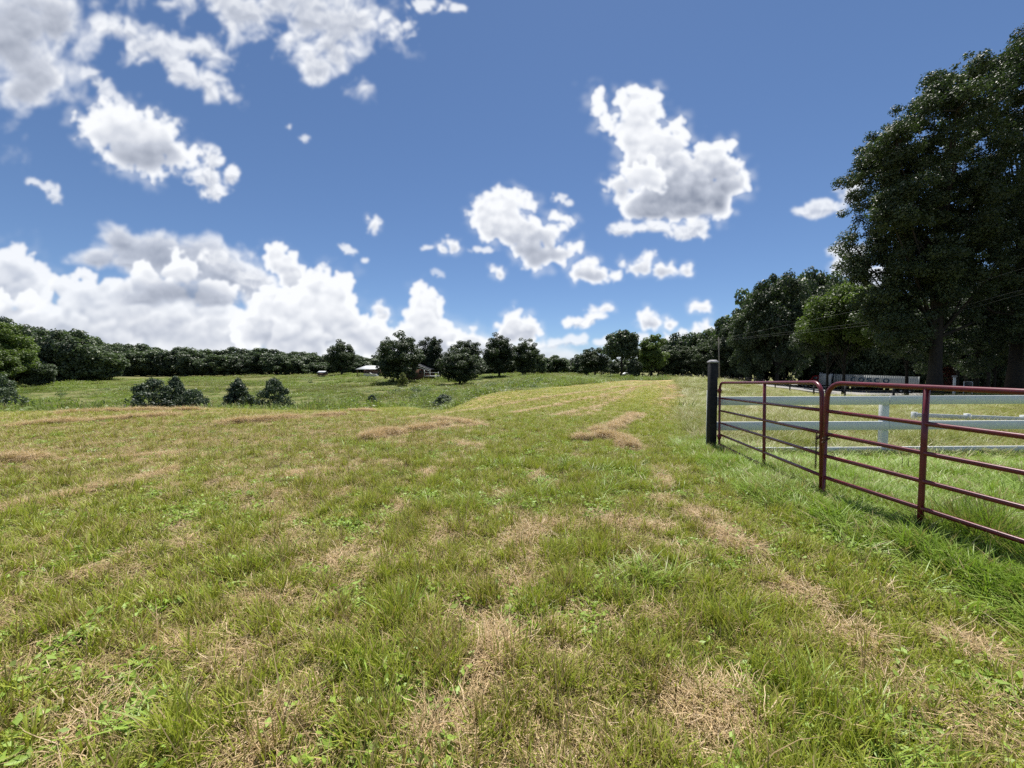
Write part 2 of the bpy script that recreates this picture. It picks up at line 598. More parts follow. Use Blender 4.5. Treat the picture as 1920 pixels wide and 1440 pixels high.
M['ground'] = ground_material()

# ------------------------------------------------------------------ clouds (computed as a map over directions)
CS = 0.8                                   # cells per photograph pixel
CX0, CY0, CX1, CY1 = -260, -240, 2180, 700
CWd, CHt = int((CX1 - CX0) * CS), int((CY1 - CY0) * CS)


def blur(a, s):
    r = max(1, int(round(s)))
    for _ in range(3):
        for ax in (0, 1):
            n = a.shape[ax]
            pad = [(0, 0), (0, 0)]
            pad[ax] = (r + 1, r)
            c = np.cumsum(np.pad(a, pad, mode='edge'), axis=ax)
            k = 2 * r + 1
            a = (np.take(c, range(k, k + n), ax) - np.take(c, range(0, n), ax)) / k
    return a


def cumulus(A, S, circles, seed, crisp=1.0, grey=.5, base_y=None, bright=1.0, dens=1.0, flat=1.0, opac=1.0, fringe=1.0):
    """draw one heaped cloud: spheres on spheres, ragged by noise; A opacity, S brightness"""
    rng = np.random.default_rng(seed)
    x0 = min(c[0] - c[2] for c in circles) - 60
    x1 = max(c[0] + c[2] for c in circles) + 60
    y0 = min(c[1] - c[2] for c in circles) - 60
    y1 = max(c[1] + c[2] for c in circles) + 60
    ix0, ix1 = max(0, int((x0 - CX0) * CS)), min(CWd, int((x1 - CX0) * CS))
    iy0, iy1 = max(0, int((y0 - CY0) * CS)), min(CHt, int((y1 - CY0) * CS))
    if ix1 - ix0 < 4 or iy1 - iy0 < 4:
        return
    yy, xx = np.mgrid[iy0:iy1, ix0:ix1]
    X = xx / CS + CX0
    Y = yy / CS + CY0
    rm = max(c[2] for c in circles)
    wl = 1 / (rm * .55)
    wa = rm * .16
    nx = fbm(X * wl, Y * wl, seed, 5, .48)
    ny = fbm(X * wl + 31, Y * wl + 17, seed + 50, 5, .48)
    Xw, Yw = X + nx * wa, Y + ny * wa
    H = np.full(X.shape, -1e3)
    Cv = np.full(X.shape, -1e3)
    todo = [(cx, cy, 0.0, r, 0) for cx, cy, r in circles]
    while todo:
        cx, cy, cz, r, lv = todo.pop()
        a0, a1 = int((cx - r * 1.6 - wa * 2 - CX0) * CS) - ix0, int((cx + r * 1.6 + wa * 2 - CX0) * CS) - ix0
        b0, b1 = int((cy - r * 1.6 - wa * 2 - CY0) * CS) - iy0, int((cy + r * 1.6 + wa * 2 - CY0) * CS) - iy0
        a0, b0 = max(a0, 0), max(b0, 0)
        if a1 > a0 and b1 > b0:
            dx, dy = Xw[b0:b1, a0:a1] - cx, (Yw[b0:b1, a0:a1] - cy) * flat
            d2 = dx * dx + dy * dy
            Cv[b0:b1, a0:a1] = np.maximum(Cv[b0:b1, a0:a1], r - np.sqrt(d2))
            H[b0:b1, a0:a1] = np.maximum(H[b0:b1, a0:a1], np.where(d2 < r * r, cz + np.sqrt(np.maximum(r * r - d2, 0)), -1e3))
        if lv < 2 and r > 5:
            n = int((12 if lv == 0 else 7) * dens)
            for _ in range(n):
                th = rng.uniform(0, 2 * np.pi)
                k = math.sqrt(rng.uniform(.05, .92))
                px_, py_ = cx + math.cos(th) * r * k, cy - math.sin(th) * r * k / flat
                rr = r * rng.uniform(.24, .46) * (1.0 if math.sin(th) > -.3 else .75)
                todo.append((px_, py_, cz + r * math.sqrt(1 - k * k) * .85, rr, lv + 1))
    det = fbm(X * .06, Y * .06, seed + 9, 5, .52)
    soft = 8.0 / crisp
    cov = Cv + det * (1.5 + 4.5 / crisp) + nx * 2
    al = blur(sstep(-soft * .35, soft * .8, cov), .6 / crisp)
    fr = fbm(X * .035 + 7, Y * .05, seed + 33, 6, .6)
    halo = sstep(-rm * .30, rm * .12, cov + fr * rm * .28) * np.clip(.3 + .6 * fr, 0, .5) * fringe * .6
    al = np.maximum(al, blur(halo, 1.5)) * opac
    Hc = np.where(H < -500, 0, H)
    Hs = blur(Hc, 1.2 if crisp > 1 else 2.5)
    gy, gx = np.gradient(Hs)
    gy, gx = gy * CS, gx * CS
    inv = 1 / np.sqrt(1 + gx * gx + gy * gy)
    up = gy * inv                              # facing up the picture
    Hb = blur(Hc, rm * .16 * CS)
    cav = np.clip((Hb - Hs) / (rm * .22), -1, 1)
    T = blur(al, max(2, rm * .22 * CS))
    ymin, ymax = min(c[1] - c[2] for c in circles), (base_y or max(c[1] + c[2] * .9 for c in circles))
    v = np.clip((Y - ymin) / max(1, ymax - ymin), 0, 1.1)
    low = blur(np.roll(al, int(rm * .5 * CS), 0), rm * .25 * CS)     # opacity above: self shadow
    sh = bright - grey * sstep(.30, .98, v + .12 * nx) * sstep(.55, 1.0, T) * (.45 + .55 * low)
    sh += .12 * np.clip(blur(up, 2), -1, 1) - .10 * np.clip(cav, -.4, 1) + .025 * det
    sh -= .10 * sstep(.75, 1, T)
    sh += .10 * (1 - sstep(.3, .8, T))
    sh = np.clip(.45 * blur(sh, 3.0 / crisp) + .55 * sh + .03, 0, 1.05)
    a, s = A[iy0:iy1, ix0:ix1], S[iy0:iy1, ix0:ix1]
    na = a + al * (1 - a)
    S[iy0:iy1, ix0:ix1] = np.where(na > 1e-4, (sh * al + s * a * (1 - al)) / np.maximum(na, 1e-4), s)
    A[iy0:iy1, ix0:ix1] = na


def wisp(A, S, ell, seed, amp=.7, scale=.02, grey=.25, bright=.95, lo=.0, hi=.55, maxa=1.0, stretch=(1, 1)):
    """draw a ragged cloud from ellipses (cx, cy, rx, ry, degrees) torn by noise"""
    x0 = min(e[0] - 1.5 * max(e[2], e[3]) for e in ell) - 20
    x1 = max(e[0] + 1.5 * max(e[2], e[3]) for e in ell) + 20
    y0 = min(e[1] - 1.5 * max(e[2], e[3]) for e in ell) - 20
    y1 = max(e[1] + 1.5 * max(e[2], e[3]) for e in ell) + 20
    ix0, ix1 = max(0, int((x0 - CX0) * CS)), min(CWd, int((x1 - CX0) * CS))
    iy0, iy1 = max(0, int((y0 - CY0) * CS)), min(CHt, int((y1 - CY0) * CS))
    yy, xx = np.mgrid[iy0:iy1, ix0:ix1]
    X = xx / CS + CX0
    Y = yy / CS + CY0
    Dn = np.full(X.shape, -1.0)
    for cx, cy, rx, ry, dg in ell:
        a = math.radians(dg)
        u = (X - cx) * math.cos(a) + (Y - cy) * math.sin(a)
        w = -(X - cx) * math.sin(a) + (Y - cy) * math.cos(a)
        Dn = np.maximum(Dn, 1 - np.sqrt((u / rx) ** 2 + (w / ry) ** 2))
    wx = fbm(X * scale, Y * scale, seed + 3, 3) * 14
    wy = fbm(X * scale, Y * scale, seed + 4, 3) * 14
    n = fbm((X + wx) * scale * stretch[0], (Y + wy) * scale * stretch[1], seed, 7, .55)
    n2 = 1 - 2 * np.abs(fbm((X + wx) * scale * 2.3, (Y + wy) * scale * 2.3, seed + 20, 3, .45))
    d = Dn * 1.25 + amp * n + .05 * n2
    al = blur(sstep(lo, hi, d) * sstep(-.6, .1, Dn), .8) * maxa
    T = blur(al, 10 * CS)
    tk = blur(sstep(.2, 1.1, d) * T, 3)
    sh = bright + .10 * n - grey * tk + .04 * n2 * (1 - tk) + .05 * (1 - T)
    # light comes from above: compare with the density just above
    upd = np.roll(d, int(9 * CS), 0)
    sh += np.clip(blur(d - upd, 2), -.25, .25) * .3
    sh = np.clip(sh, 0, 1.05)
    a, s = A[iy0:iy1, ix0:ix1], S[iy0:iy1, ix0:ix1]
    na = a + al * (1 - a)
    S[iy0:iy1, ix0:ix1] = np.where(na > 1e-4, (sh * al + s * a * (1 - al)) / np.maximum(na, 1e-4), s)
    A[iy0:iy1, ix0:ix1] = na


def cloud_canvas():
    A = np.zeros((CHt, CWd))
    S = np.full((CHt, CWd), .9)
    # milky low band behind everything
    wisp(A, S, [(250, 640, 620, 70, 0), (850, 668, 500, 30, 0), (1300, 670, 400, 26, 0), (-200, 600, 300, 120, 0)], 5, .35, .006, .12, .86, -.25, .9, .85, (1, 2.6))
    # big bank on the left, back to front
    wisp(A, S, [(330, 480, 170, 60, 10), (230, 450, 60, 30, 25), (430, 520, 110, 45, 20), (180, 485, 60, 24, 0), (240, 490, 50, 12, 0)], 8, .5, .011, .30, .86, -.02, .7, .93)
    cumulus(A, S, [(20, 505, 42), (60, 545, 40), (-40, 520, 70), (-150, 500, 90)], 14, 1.3, .2, bright=.92, opac=.92, fringe=.3)
    cumulus(A, S, [(150, 565, 50), (80, 600, 50), (230, 590, 62), (20, 620, 55), (320, 600, 70), (-80, 600, 90), (395, 625, 66), (160, 640, 60), (165, 520, 20), (270, 525, 30), (340, 505, 32), (405, 555, 36), (120, 540, 26), (60, 570, 26), (210, 545, 26)], 15, 1.5, .10, base_y=740, bright=.90, flat=1.1, opac=.93, fringe=.3)
    wisp(A, S, [(335, 545, 130, 34, 3), (270, 560, 60, 20, 0), (400, 560, 70, 22, 0)], 17, .35, .016, .30, .68, .1, .8, .75)
    wisp(A, S, [(470, 518, 60, 20, 12), (430, 500, 60, 25, 20)], 18, .5, .02, .15, .86, .0, .6, .85)
    cumulus(A, S, [(518, 475, 20), (535, 500, 26), (550, 525, 28), (510, 488, 15)], 19, 1.8, .12, bright=.98, fringe=.3)
    cumulus(A, S, [(600, 535, 34), (632, 545, 28), (560, 575, 48), (620, 590, 55), (500, 590, 42), (660, 620, 40), (700, 640, 38), (560, 640, 60), (470, 620, 40), (740, 650, 30), (640, 525, 18)], 20, 1.8, .16, base_y=710, bright=.98, fringe=.3)
    # tower and its skirts
    cumulus(A, S, [(786, 545, 16), (795, 565, 26), (810, 580, 22), (788, 595, 34), (775, 625, 34), (820, 630, 36), (850, 645, 28), (785, 535, 10), (812, 560, 14)], 21, 1.8, .14, base_y=690, bright=1.0, fringe=.3)
    cumulus(A, S, [(712, 582, 14), (722, 592, 12)], 22, .8, .1, bright=.93)
    cumulus(A, S, [(962, 605, 22), (985, 622, 26), (950, 625, 22), (1000, 615, 14), (962, 590, 12)], 23, 1.3, .2, base_y=650)
    cumulus(A, S, [(880, 640, 22), (900, 650, 20), (860, 650, 18)], 24, 1.0, .1, bright=.95)
    wisp(A, S, [(1085, 603, 42, 13, -4), (1110, 592, 28, 10, 0)], 25, .5, .03, .2, .97, .0, .5, 1)
    cumulus(A, S, [(1140, 578, 12), (1112, 582, 11), (1128, 582, 9)], 26, 1.0, .15, bright=.96, flat=1.4)
    cumulus(A, S, [(1215, 592, 14), (1210, 602, 16), (1228, 604, 14), (1255, 608, 12)], 27, 1.2, .22, base_y=618)
    cumulus(A, S, [(1310, 575, 18), (1325, 577, 12), (1296, 577, 9)], 28, 1.0, .12, flat=1.7)
    cumulus(A, S, [(1322, 612, 12), (1305, 622, 14), (1285, 628, 13), (1335, 622, 14), (1255, 634, 12)], 29, .9, .12, bright=.97)
    wisp(A, S, [(1060, 640, 60, 12, -8), (1140, 640, 50, 12, 0), (1190, 632, 40, 9, 0), (1010, 648, 60, 9, 0)], 30, .7, .03, .1, .93, .0, .6, .8)
    # small ones
    cumulus(A, S, [(700, 415, 11), (703, 424, 11), (695, 424, 8)], 31, .9, .18, bright=.98)
    wisp(A, S, [(652, 468, 18, 10, 20), (685, 487, 8, 5, 0)], 32, .6, .05, .1, .95, .0, .6, .8)
    cumulus(A, S, [(842, 455, 12), (850, 463, 14), (832, 466, 10)], 33, 1.0, .2, bright=.97, flat=1.2)
    wisp(A, S, [(806, 463, 18, 7, -10), (906, 468, 30, 7, 0)], 34, .6, .05, .1, .95, .05, .6, .8)
    cumulus(A, S, [(925, 505, 10), (935, 512, 12), (940, 518, 8)], 35, .9, .2, bright=.97)
    wisp(A, S, [(820, 510, 18, 9, 20)], 36, .7, .05, .1, .9, .15, .8, .5)
    cumulus(A, S, [(1108, 490, 14), (1100, 508, 24), (1080, 514, 16), (1122, 516, 20), (1152, 517, 13)], 37, 1.1, .24, base_y=530, flat=1.25)
    cumulus(A, S, [(1214, 486, 15), (1205, 500, 18), (1235, 505, 18), (1185, 502, 12), (1170, 494, 10), (1255, 508, 14), (1287, 507, 14)], 38, .9, .2, base_y=522, flat=1.2, bright=.97)
    wisp(A, S, [(1540, 388, 55, 20, -8), (1595, 356, 45, 22, -22), (1510, 395, 30, 12, 0)], 39, .75, .022, .22, .93, .0, .75, .85)
    wisp(A, S, [(1600, 470, 50, 18, -5), (1590, 505, 45, 22, 0), (1640, 520, 60, 30, 0)], 40, .6, .02, .15, .95, .0, .6, .9)
    # centre cloud
    cumulus(A, S, [(935, 367, 19), (955, 368, 18), (910, 388, 24), (897, 408, 21), (945, 395, 32), (980, 378, 18), (1000, 384, 11), (917, 428, 27), (958, 428, 34), (998, 432, 26), (1028, 440, 22),
                   (1040, 404, 12), (1058, 414, 11), (1073, 412, 7), (1055, 428, 12), (988, 460, 27), (1000, 484, 22), (1022, 480, 22), (1045, 478, 20), (1070, 470, 14), (1086, 463, 11)], 41, 1.3, .30, base_y=500)
    wisp(A, S, [(1048, 370, 16, 10, 0), (1065, 380, 10, 8, 0)], 42, .6, .05, .05, .95, .05, .6, .8)
    # the large cloud
    cumulus(A, S, [(1112, 184, 15), (1122, 202, 17), (1138, 228, 18), (1124, 172, 8), (1166, 187, 17), (1190, 176, 18), (1220, 184, 22), (1228, 208, 17), (1195, 215, 36), (1180, 255, 30), (1215, 262, 36), (1200, 300, 38), (1232, 300, 36),
                   (1266, 240, 18), (1280, 252, 15), (1260, 272, 26), (1317, 284, 20), (1345, 277, 17), (1368, 274, 13), (1340, 310, 32), (1372, 312, 18), (1392, 330, 15), (1372, 348, 27),
                   (1280, 322, 40), (1300, 360, 46), (1240, 350, 46), (1340, 370, 34), (1270, 384, 34), (1350, 392, 20), (1220, 385, 32), (1185, 385, 24)], 43, 1.45, .42, base_y=425)
    wisp(A, S, [(1165, 430, 32, 16, -10), (1285, 435, 44, 18, 5), (1230, 425, 60, 12, 0), (1310, 420, 30, 20, 0)], 44, .5, .03, .15, .93, .0, .6, .92)
    wisp(A, S, [(1225, 395, 72, 22, 0), (1300, 390, 60, 20, 5)], 45, .35, .018, .30, .66, .05, .9, .8)
    cumulus(A, S, [(1212, 325, 26), (1188, 335, 24), (1162, 348, 20), (1140, 348, 12), (1232, 345, 18), (1168, 366, 16)], 46, .9, .18, bright=.97)
    # soft high clouds at the left
    wisp(A, S, [(20, 60, 150, 150, 0), (-160, 60, 240, 240, 0), (110, 40, 90, 90, 0), (40, 170, 60, 50, 0), (70, 130, 60, 40, 30)], 51, .65, .009, .36, .98, -.06, .85, 1)
    wisp(A, S, [(560, 30, 190, 80, 5), (630, 90, 90, 60, 40), (480, 20, 120, 60, 0), (660, 40, 60, 50, 0), (600, 120, 40, 40, 60), (440, -60, 260, 90, 0)], 52, .95, .013, .28, .99, -.14, .95, .97)
    wisp(A, S, [(280, 85, 80, 45, 15), (230, 60, 60, 30, 10), (390, 95, 60, 30, 20), (390, 160, 60, 26, 25), (420, 172, 34, 20, 30), (340, 130, 50, 26, 20)], 53, 1.0, .016, .2, .96, -.15, 1.0, .88)
    wisp(A, S, [(748, 52, 32, 28, 30), (720, 30, 18, 14, 0), (800, 8, 40, 14, 0), (860, 15, 20, 10, 0)], 54, .85, .03, .12, .95, .02, .75, .85)
    wisp(A, S, [(185, 155, 60, 20, 40), (225, 190, 30, 14, 60)], 55, .7, .022, .18, .93, .05, .8, .75)
    cumulus(A, S, [(205, 236, 50), (175, 235, 30), (245, 255, 55), (290, 262, 42), (275, 295, 40), (325, 290, 28), (355, 293, 20), (225, 285, 34)], 56, .55, .34, base_y=330, bright=.97)
    wisp(A, S, [(400, 295, 32, 26, 20), (390, 330, 38, 28, 0), (395, 358, 30, 22, 0), (430, 330, 20, 26, 0), (375, 285, 30, 14, 0)], 57, .7, .03, .22, .97, .0, .65, .95)
    wisp(A, S, [(90, 348, 28, 14, 30), (105, 368, 20, 16, 60), (68, 342, 24, 10, 10)], 58, .6, .04, .15, .92, .05, .75, .75)
    wisp(A, S, [(570, 259, 13, 9, 10), (542, 238, 8, 6, 0)], 59, .5, .06, .1, .9, .05, .8, .7)
    return A, S


EQW, EQH = 4096, 2048


def sky_map():
    A, S = cloud_canvas()
    # directions of the upper half of the map
    h2 = EQH // 2
    u = (np.arange(EQW) + .5) / EQW
    phi = np.pi - u * 2 * np.pi                      # atan2(y, x)
    lat = (np.arange(h2) + .5) / h2 * (np.pi / 2)
    P, L = np.meshgrid(phi, lat)
    dx, dy, dz = np.cos(P) * np.cos(L), np.sin(P) * np.cos(L), np.sin(L)
    fy, uy = dy * CP - dz * SP, dy * SP + dz * CP
    ok = fy > .12
    px = np.where(ok, 960 + F * dx / np.where(ok, fy, 1), 9e9)
    py = np.where(ok, 720 - F * uy / np.where(ok, fy, 1), 9e9)
    gx, gy = (px - CX0) * CS - .5, (py - CY0) * CS - .5
    inside = (gx > 1) & (gx < CWd - 2) & (gy > 1) & (gy < CHt - 2)
    gx, gy = np.where(inside, gx, 0), np.where(inside, gy, 0)
    ix, iy = gx.astype(int), gy.astype(int)
    fx_, fy_ = gx - ix, gy - iy

    def samp(G):
        return (G[iy, ix] * (1 - fx_) + G[iy, ix + 1] * fx_) * (1 - fy_) + (G[iy + 1, ix] * (1 - fx_) + G[iy + 1, ix + 1] * fx_) * fy_
    a, s = samp(A), samp(S)
    # elsewhere: fair weather heaps drifting on a plane overhead
    k = 1 / (dz + .06)
    qx, qy = dx * k, dy * k
    n = fbm(qx * 1.1 + 3, qy * 1.1, 200, 6, .55)
    ag = sstep(.22, .62, n)
    sg = .95 - .35 * sstep(.5, 1.0, n) + .06 * fbm(qx * 6, qy * 6, 220, 3)
    edge = np.minimum.reduce([(gx - 1) / 90, (CWd - 2 - gx) / 90, (gy - 1) / 90, np.full(gx.shape, 9.)])
    m = np.where(inside, sstep(0, 1, edge), 0)
    a = a * m + ag * (1 - m)
    s = s * m + sg * (1 - m)
    img = np.zeros((EQH, EQW, 4), np.float32)
    img[h2:, :, 0] = a
    img[h2:, :, 1] = s / 1.1
    img[:h2, :, 1] = .8
    img[:, :, 3] = 1
    return img


# ------------------------------------------------------------------ sky
W = D.worlds.new('World')
SC.world = W
W.use_nodes = True
_ns, _ls = W.node_tree.nodes, W.node_tree.links
_ns.clear()
_out = _ns.new('ShaderNodeOutputWorld')
_bg = _ns.new('ShaderNodeBackground')
_sk = _ns.new('ShaderNodeTexSky')
_sk.sky_type = 'NISHITA'
_sk.sun_disc = False
_sk.sun_elevation = SUN_EL
_sk.sun_rotation = SUN_AZ
_sk.altitude = 200
_sk.air_density = .8
_sk.dust_density = .08
_sk.ozone_density = 3.0
_bg.inputs[1].default_value = SKY_STRENGTH
_gm = _ns.new('ShaderNodeGamma')
_gm.inputs[1].default_value = .85
_ls.new(_sk.outputs[0], _gm.inputs[0])
_tn = _ns.new('ShaderNodeMix')
_tn.data_type = 'RGBA'
_tn.blend_type = 'MULTIPLY'
_tn.inputs[0].default_value = 1
_tn.inputs[7].default_value = (.93, 1.10, 1.32, 1)
_ls.new(_gm.outputs[0], _tn.inputs[6])
_ls.new(_tn.outputs[2], _bg.inputs[0])
_im = D.images.new('cloud_map', EQW, EQH, alpha=True, float_buffer=False)
_im.colorspace_settings.name = 'Non-Color'
_im.pixels.foreach_set(sky_map().ravel())
_im.pack()
_env = _ns.new('ShaderNodeTexEnvironment')
_env.image = _im
_env.interpolation = 'Linear'
_geo = _ns.new('ShaderNodeTexCoord')
_ls.new(_geo.outputs['Generated'], _env.inputs[0])
_sep = _ns.new('ShaderNodeSeparateColor')
_ls.new(_env.outputs[0], _sep.inputs[0])
_cr = _ns.new('ShaderNodeValToRGB')
_e = _cr.color_ramp.elements
_e[0].position, _e[0].color = .40, (.17, .20, .27, 1)
_e[1].position, _e[1].color = .90, (.76, .775, .80, 1)
_m = _cr.color_ramp.elements.new(.70)
_m.color = (.46, .49, .56, 1)
_ls.new(_sep.outputs[1], _cr.inputs[0])
_bc = _ns.new('ShaderNodeBackground')
_bc.inputs[1].default_value = CLOUD_STRENGTH
_ls.new(_cr.outputs[0], _bc.inputs[0])
_mx = _ns.new('ShaderNodeMixShader')
_ls.new(_sep.outputs[0], _mx.inputs[0])
_ls.new(_bg.outputs[0], _mx.inputs[1])
_ls.new(_bc.outputs[0], _mx.inputs[2])
_ls.new(_mx.outputs[0], _out.inputs[0])


# ------------------------------------------------------------------ ground sheet
def dryness(x, y):
    r = np.hypot(x, y)
    n = fbm(x * 2.6, y * 2.6, 21, 4) * .55 * sstep(14, 5, r) + fbm(x * .9, y * .9, 22, 3) * .22 + fbm(x * .16, y * .16, 31, 3) * .35
    st = stroke_field(x, y, STRAW)
    st = st * np.clip(.62 + .25 * sstep(12, 25, r) + (1.3 - .6 * sstep(12, 25, r)) * fbm(x * 4.0, y * 4.0, 41, 3), .0, 1.25)
    base = .13 + .55 * n
    # more tan in the left middle field, greener near the camera's feet
    base += .36 * sstep(3.0, 7, y) * sstep(1.0, -3, x) * sstep(22, 12, y)
    base += .10 * np.exp(-((x - 1.0) / 1.3) ** 2 - ((y - 3.9) / .7) ** 2)
    # mower stripes running away along the field
    u_ = x - y * .36 + .5 * np.sin(y * .11)
    stripe = np.clip(np.sin(u_ * 1.55 + .8 * fbm(x * .05, y * .02, 55, 2)) - .45, 0, 1) * 1.5 * np.clip(.6 + 1.2 * fbm(x * .25, y * .09, 56, 3), 0, 1)
    base += .55 * stripe * sstep(16, 30, y) * sstep(-14, 0, x)
    lu = stroke_field(x, y, LUSH)
    return np.clip(np.maximum(base, st * 1.05) - .65 * lu, 0, 1), st, lu


def pile_h(x, y):
    return stroke_field(x, y, PILES) * (.09 + .06 * perlin(x * 5, y * 5, 77)) * np.clip(np.hypot(x, y) / 8, .12, .75)


def make_ground():
    a_f = np.radians(np.arange(-76, 76.001, .34))
    a_b = np.radians(np.arange(76 + 4, 360 - 76 - 3.9, 4.0))
    ang = np.r_[a_f, a_b]
    rad = np.r_[np.geomspace(.25, 430, 330), np.geomspace(480, 6000, 14)]
    A, R = np.meshgrid(ang, rad)
    X, Y = R * np.sin(A), R * np.cos(A)
    Z = height(X, Y) + pile_h(X, Y)
    dr, st, lu = dryness(X, Y)
    mw = mown(X, Y)
    far = sstep(7, 34, np.hypot(X, Y))
    na, nr = len(ang), len(rad)
    v = np.c_[X.ravel(), Y.ravel(), Z.ravel()]
    v = np.r_[v, [[0, 0, gz(0, 0)]]]
    i = np.arange(nr - 1)[:, None] * na
    j = np.arange(na)[None]
    j2 = (j + 1) % na
    f = np.stack([i + j, i + na + j, i + na + j2, i + j2], -1).reshape(-1, 4)
    me = new_mesh('ground', v, f[:, ::-1], M['ground'], {
        'dry': np.r_[dr.ravel(), .3], 'mown': np.r_[mw.ravel(), 1], 'far': np.r_[far.ravel(), 0]}, smooth=True)
    link('ground', me, kind='structure')
    # little centre patch under the camera
    c = len(v) - 1
    v2 = v[:na]
    fan = np.array([(c0, (c0 + 1) % na, na, na) for c0 in range(na)])
    tri = fan[:, :3]
    me2 = new_mesh('ground_patch', np.r_[v2, [[0, 0, gz(0, 0)]]], tri[:, ::-1], M['ground'], {'dry': np.full(na + 1, .3), 'mown': np.ones(na + 1), 'far': np.zeros(na + 1)}, smooth=True)
    link('ground', me2, kind='structure')


make_ground()


# ------------------------------------------------------------------ road
def make_road():
    near = [(1178, 707.0), (1250, 709.2), (1325, 713), (1400, 720), (1435, 724), (1502, 731), (1555, 741), (1640, 743), (1740, 744), (1900, 746)]
    far = [(1178, 705.6), (1250, 706.6), (1325, 709.6), (1400, 715), (1435, 717), (1502, 721), (1560, 726), (1640, 731), (1740, 736), (1900, 739)]
    def res(L, n=90):
        L = np.array(L, float)
        t = np.linspace(0, 1, n)
        xs = np.interp(t, np.linspace(0, 1, len(L)), L[:, 0])
        ys = np.interp(t, np.linspace(0, 1, len(L)), L[:, 1])
        return np.array([hit(a, b) for a, b in zip(xs, ys)])
    A, B = res(near), res(far)
    # keep the far edge at least a lane away and at most a yard's width
    d = B - A
    L = np.linalg.norm(d, axis=1)
    # smooth
    for _ in range(12):
        A[1:-1] = (A[:-2] + A[1:-1] * 2 + A[2:]) / 4
        B[1:-1] = (B[:-2] + B[1:-1] * 2 + B[2:]) / 4
    n, k = len(A), 24
    v, f = [], []
    for i in range(n):
        for j in range(k + 1):
            p = A[i] + (B[i] - A[i]) * j / k
            v.append((p[0], p[1], gz(p[0], p[1]) + .06))
    for i in range(n - 1):
        for j in range(k):
            a = i * (k + 1) + j
            f.append((a, a + 1, a + k + 2, a + k + 1))
    me = new_mesh('road', v, np.array(f)[:, ::-1], M['asphalt'])
    link('road', me, kind='structure')


make_road()


# ------------------------------------------------------------------ foliage meshes
def unit(n, rng):
    v = rng.normal(size=(n, 3))
    return v / np.linalg.norm(v, axis=1)[:, None]


def leaf_quads(P, Nrm, size, rng, aspect=.62):
    n = len(P)
    Nrm = Nrm / (np.linalg.norm(Nrm, axis=1)[:, None] + 1e-9)
    t = np.cross(Nrm, unit(n, rng))
    t /= np.linalg.norm(t, axis=1)[:, None] + 1e-9
    s = np.cross(Nrm, t)
    L = (size * (.6 + .8 * rng.random(n)))[:, None]
    W = L * aspect
    bend = Nrm * L * (.25 * (rng.random(n) - .3))[:, None]
    v = np.stack([P - t * L * .5, P + s * W * .5 + bend, P + t * L * .5, P - s * W * .5 + bend], 1).reshape(-1, 3)
    f = np.arange(n * 4).reshape(-1, 4)
    return v, f


def crown_from_clusters(C, R, per, size, rng, up=.5, flat=.75, shell=.55, droop=0.0):
    """leaf clusters C (centres), R (radii); leaves sit mostly in the shell of each cluster"""
    n = len(C) * per
    idx = rng.integers(0, len(C), n)
    # bigger clusters get more leaves
    p = R ** 2 / np.sum(R ** 2)
    idx = rng.choice(len(C), n, p=p)
    d = unit(n, rng)
    rr = shell + (1 - shell) * rng.random(n) ** .6
    rr = np.where(rng.random(n) < .12, rng.random(n) * 1.25, rr)
    P = C[idx] + d * np.array([1, 1, flat]) * (R[idx] * rr)[:, None]
    Nn = d * .6 + unit(n, rng) * .7 + np.array([0, 0, up])
    v, f = leaf_quads(P, Nn, np.full(n, size), rng)
    ct = rng.random(len(C))
    tint = np.clip(.15 + .5 * ct[idx] + .35 * rng.random(n), 0, 1)
    return v, f, np.repeat(tint, 4)


def limb_tubes(mb, trunk_top, trunk_r, trunk_h, targets, rng, base_h, lean=(0, 0)):
    pts, rs = [], []
    k = 9
    for i in range(k):
        t = i / (k - 1)
        w = .35 * math.sin(t * 5 + lean[0] * 3) * t
        pts.append((lean[0] * t + w * trunk_r, lean[1] * t + .2 * w, -.15 + (trunk_top + .15) * t))
        flare = 1 + .4 * math.exp(-t * 22)
        rs.append(trunk_r * flare * (1 - .72 * t))
    mb.tube(pts, trunk_r, 10, rs=rs)
    for T in targets:
        z0 = min(max(base_h, T[2] * .62 - .5 * math.hypot(T[0], T[1])), trunk_top * .92)
        t = (z0 + .15) / (trunk_top + .15)
        sx, sy = lean[0] * t, lean[1] * t
        s = Vector((sx, sy, z0))
        e = Vector(T)
        mid = s.lerp(e, .5) + Vector((rng.normal() * .4, rng.normal() * .4, -.06 * (e - s).length))
        r0 = trunk_r * .42 * (1 - .6 * t)
        P, Rr = [], []
        for i in range(6):
            q = i / 5
            P.append(s * (1 - q) ** 2 + mid * 2 * q * (1 - q) + e * q * q)
            Rr.append(max(.015, r0 * (1 - .85 * q)))
        mb.tube(P, .1, 5, rs=Rr)


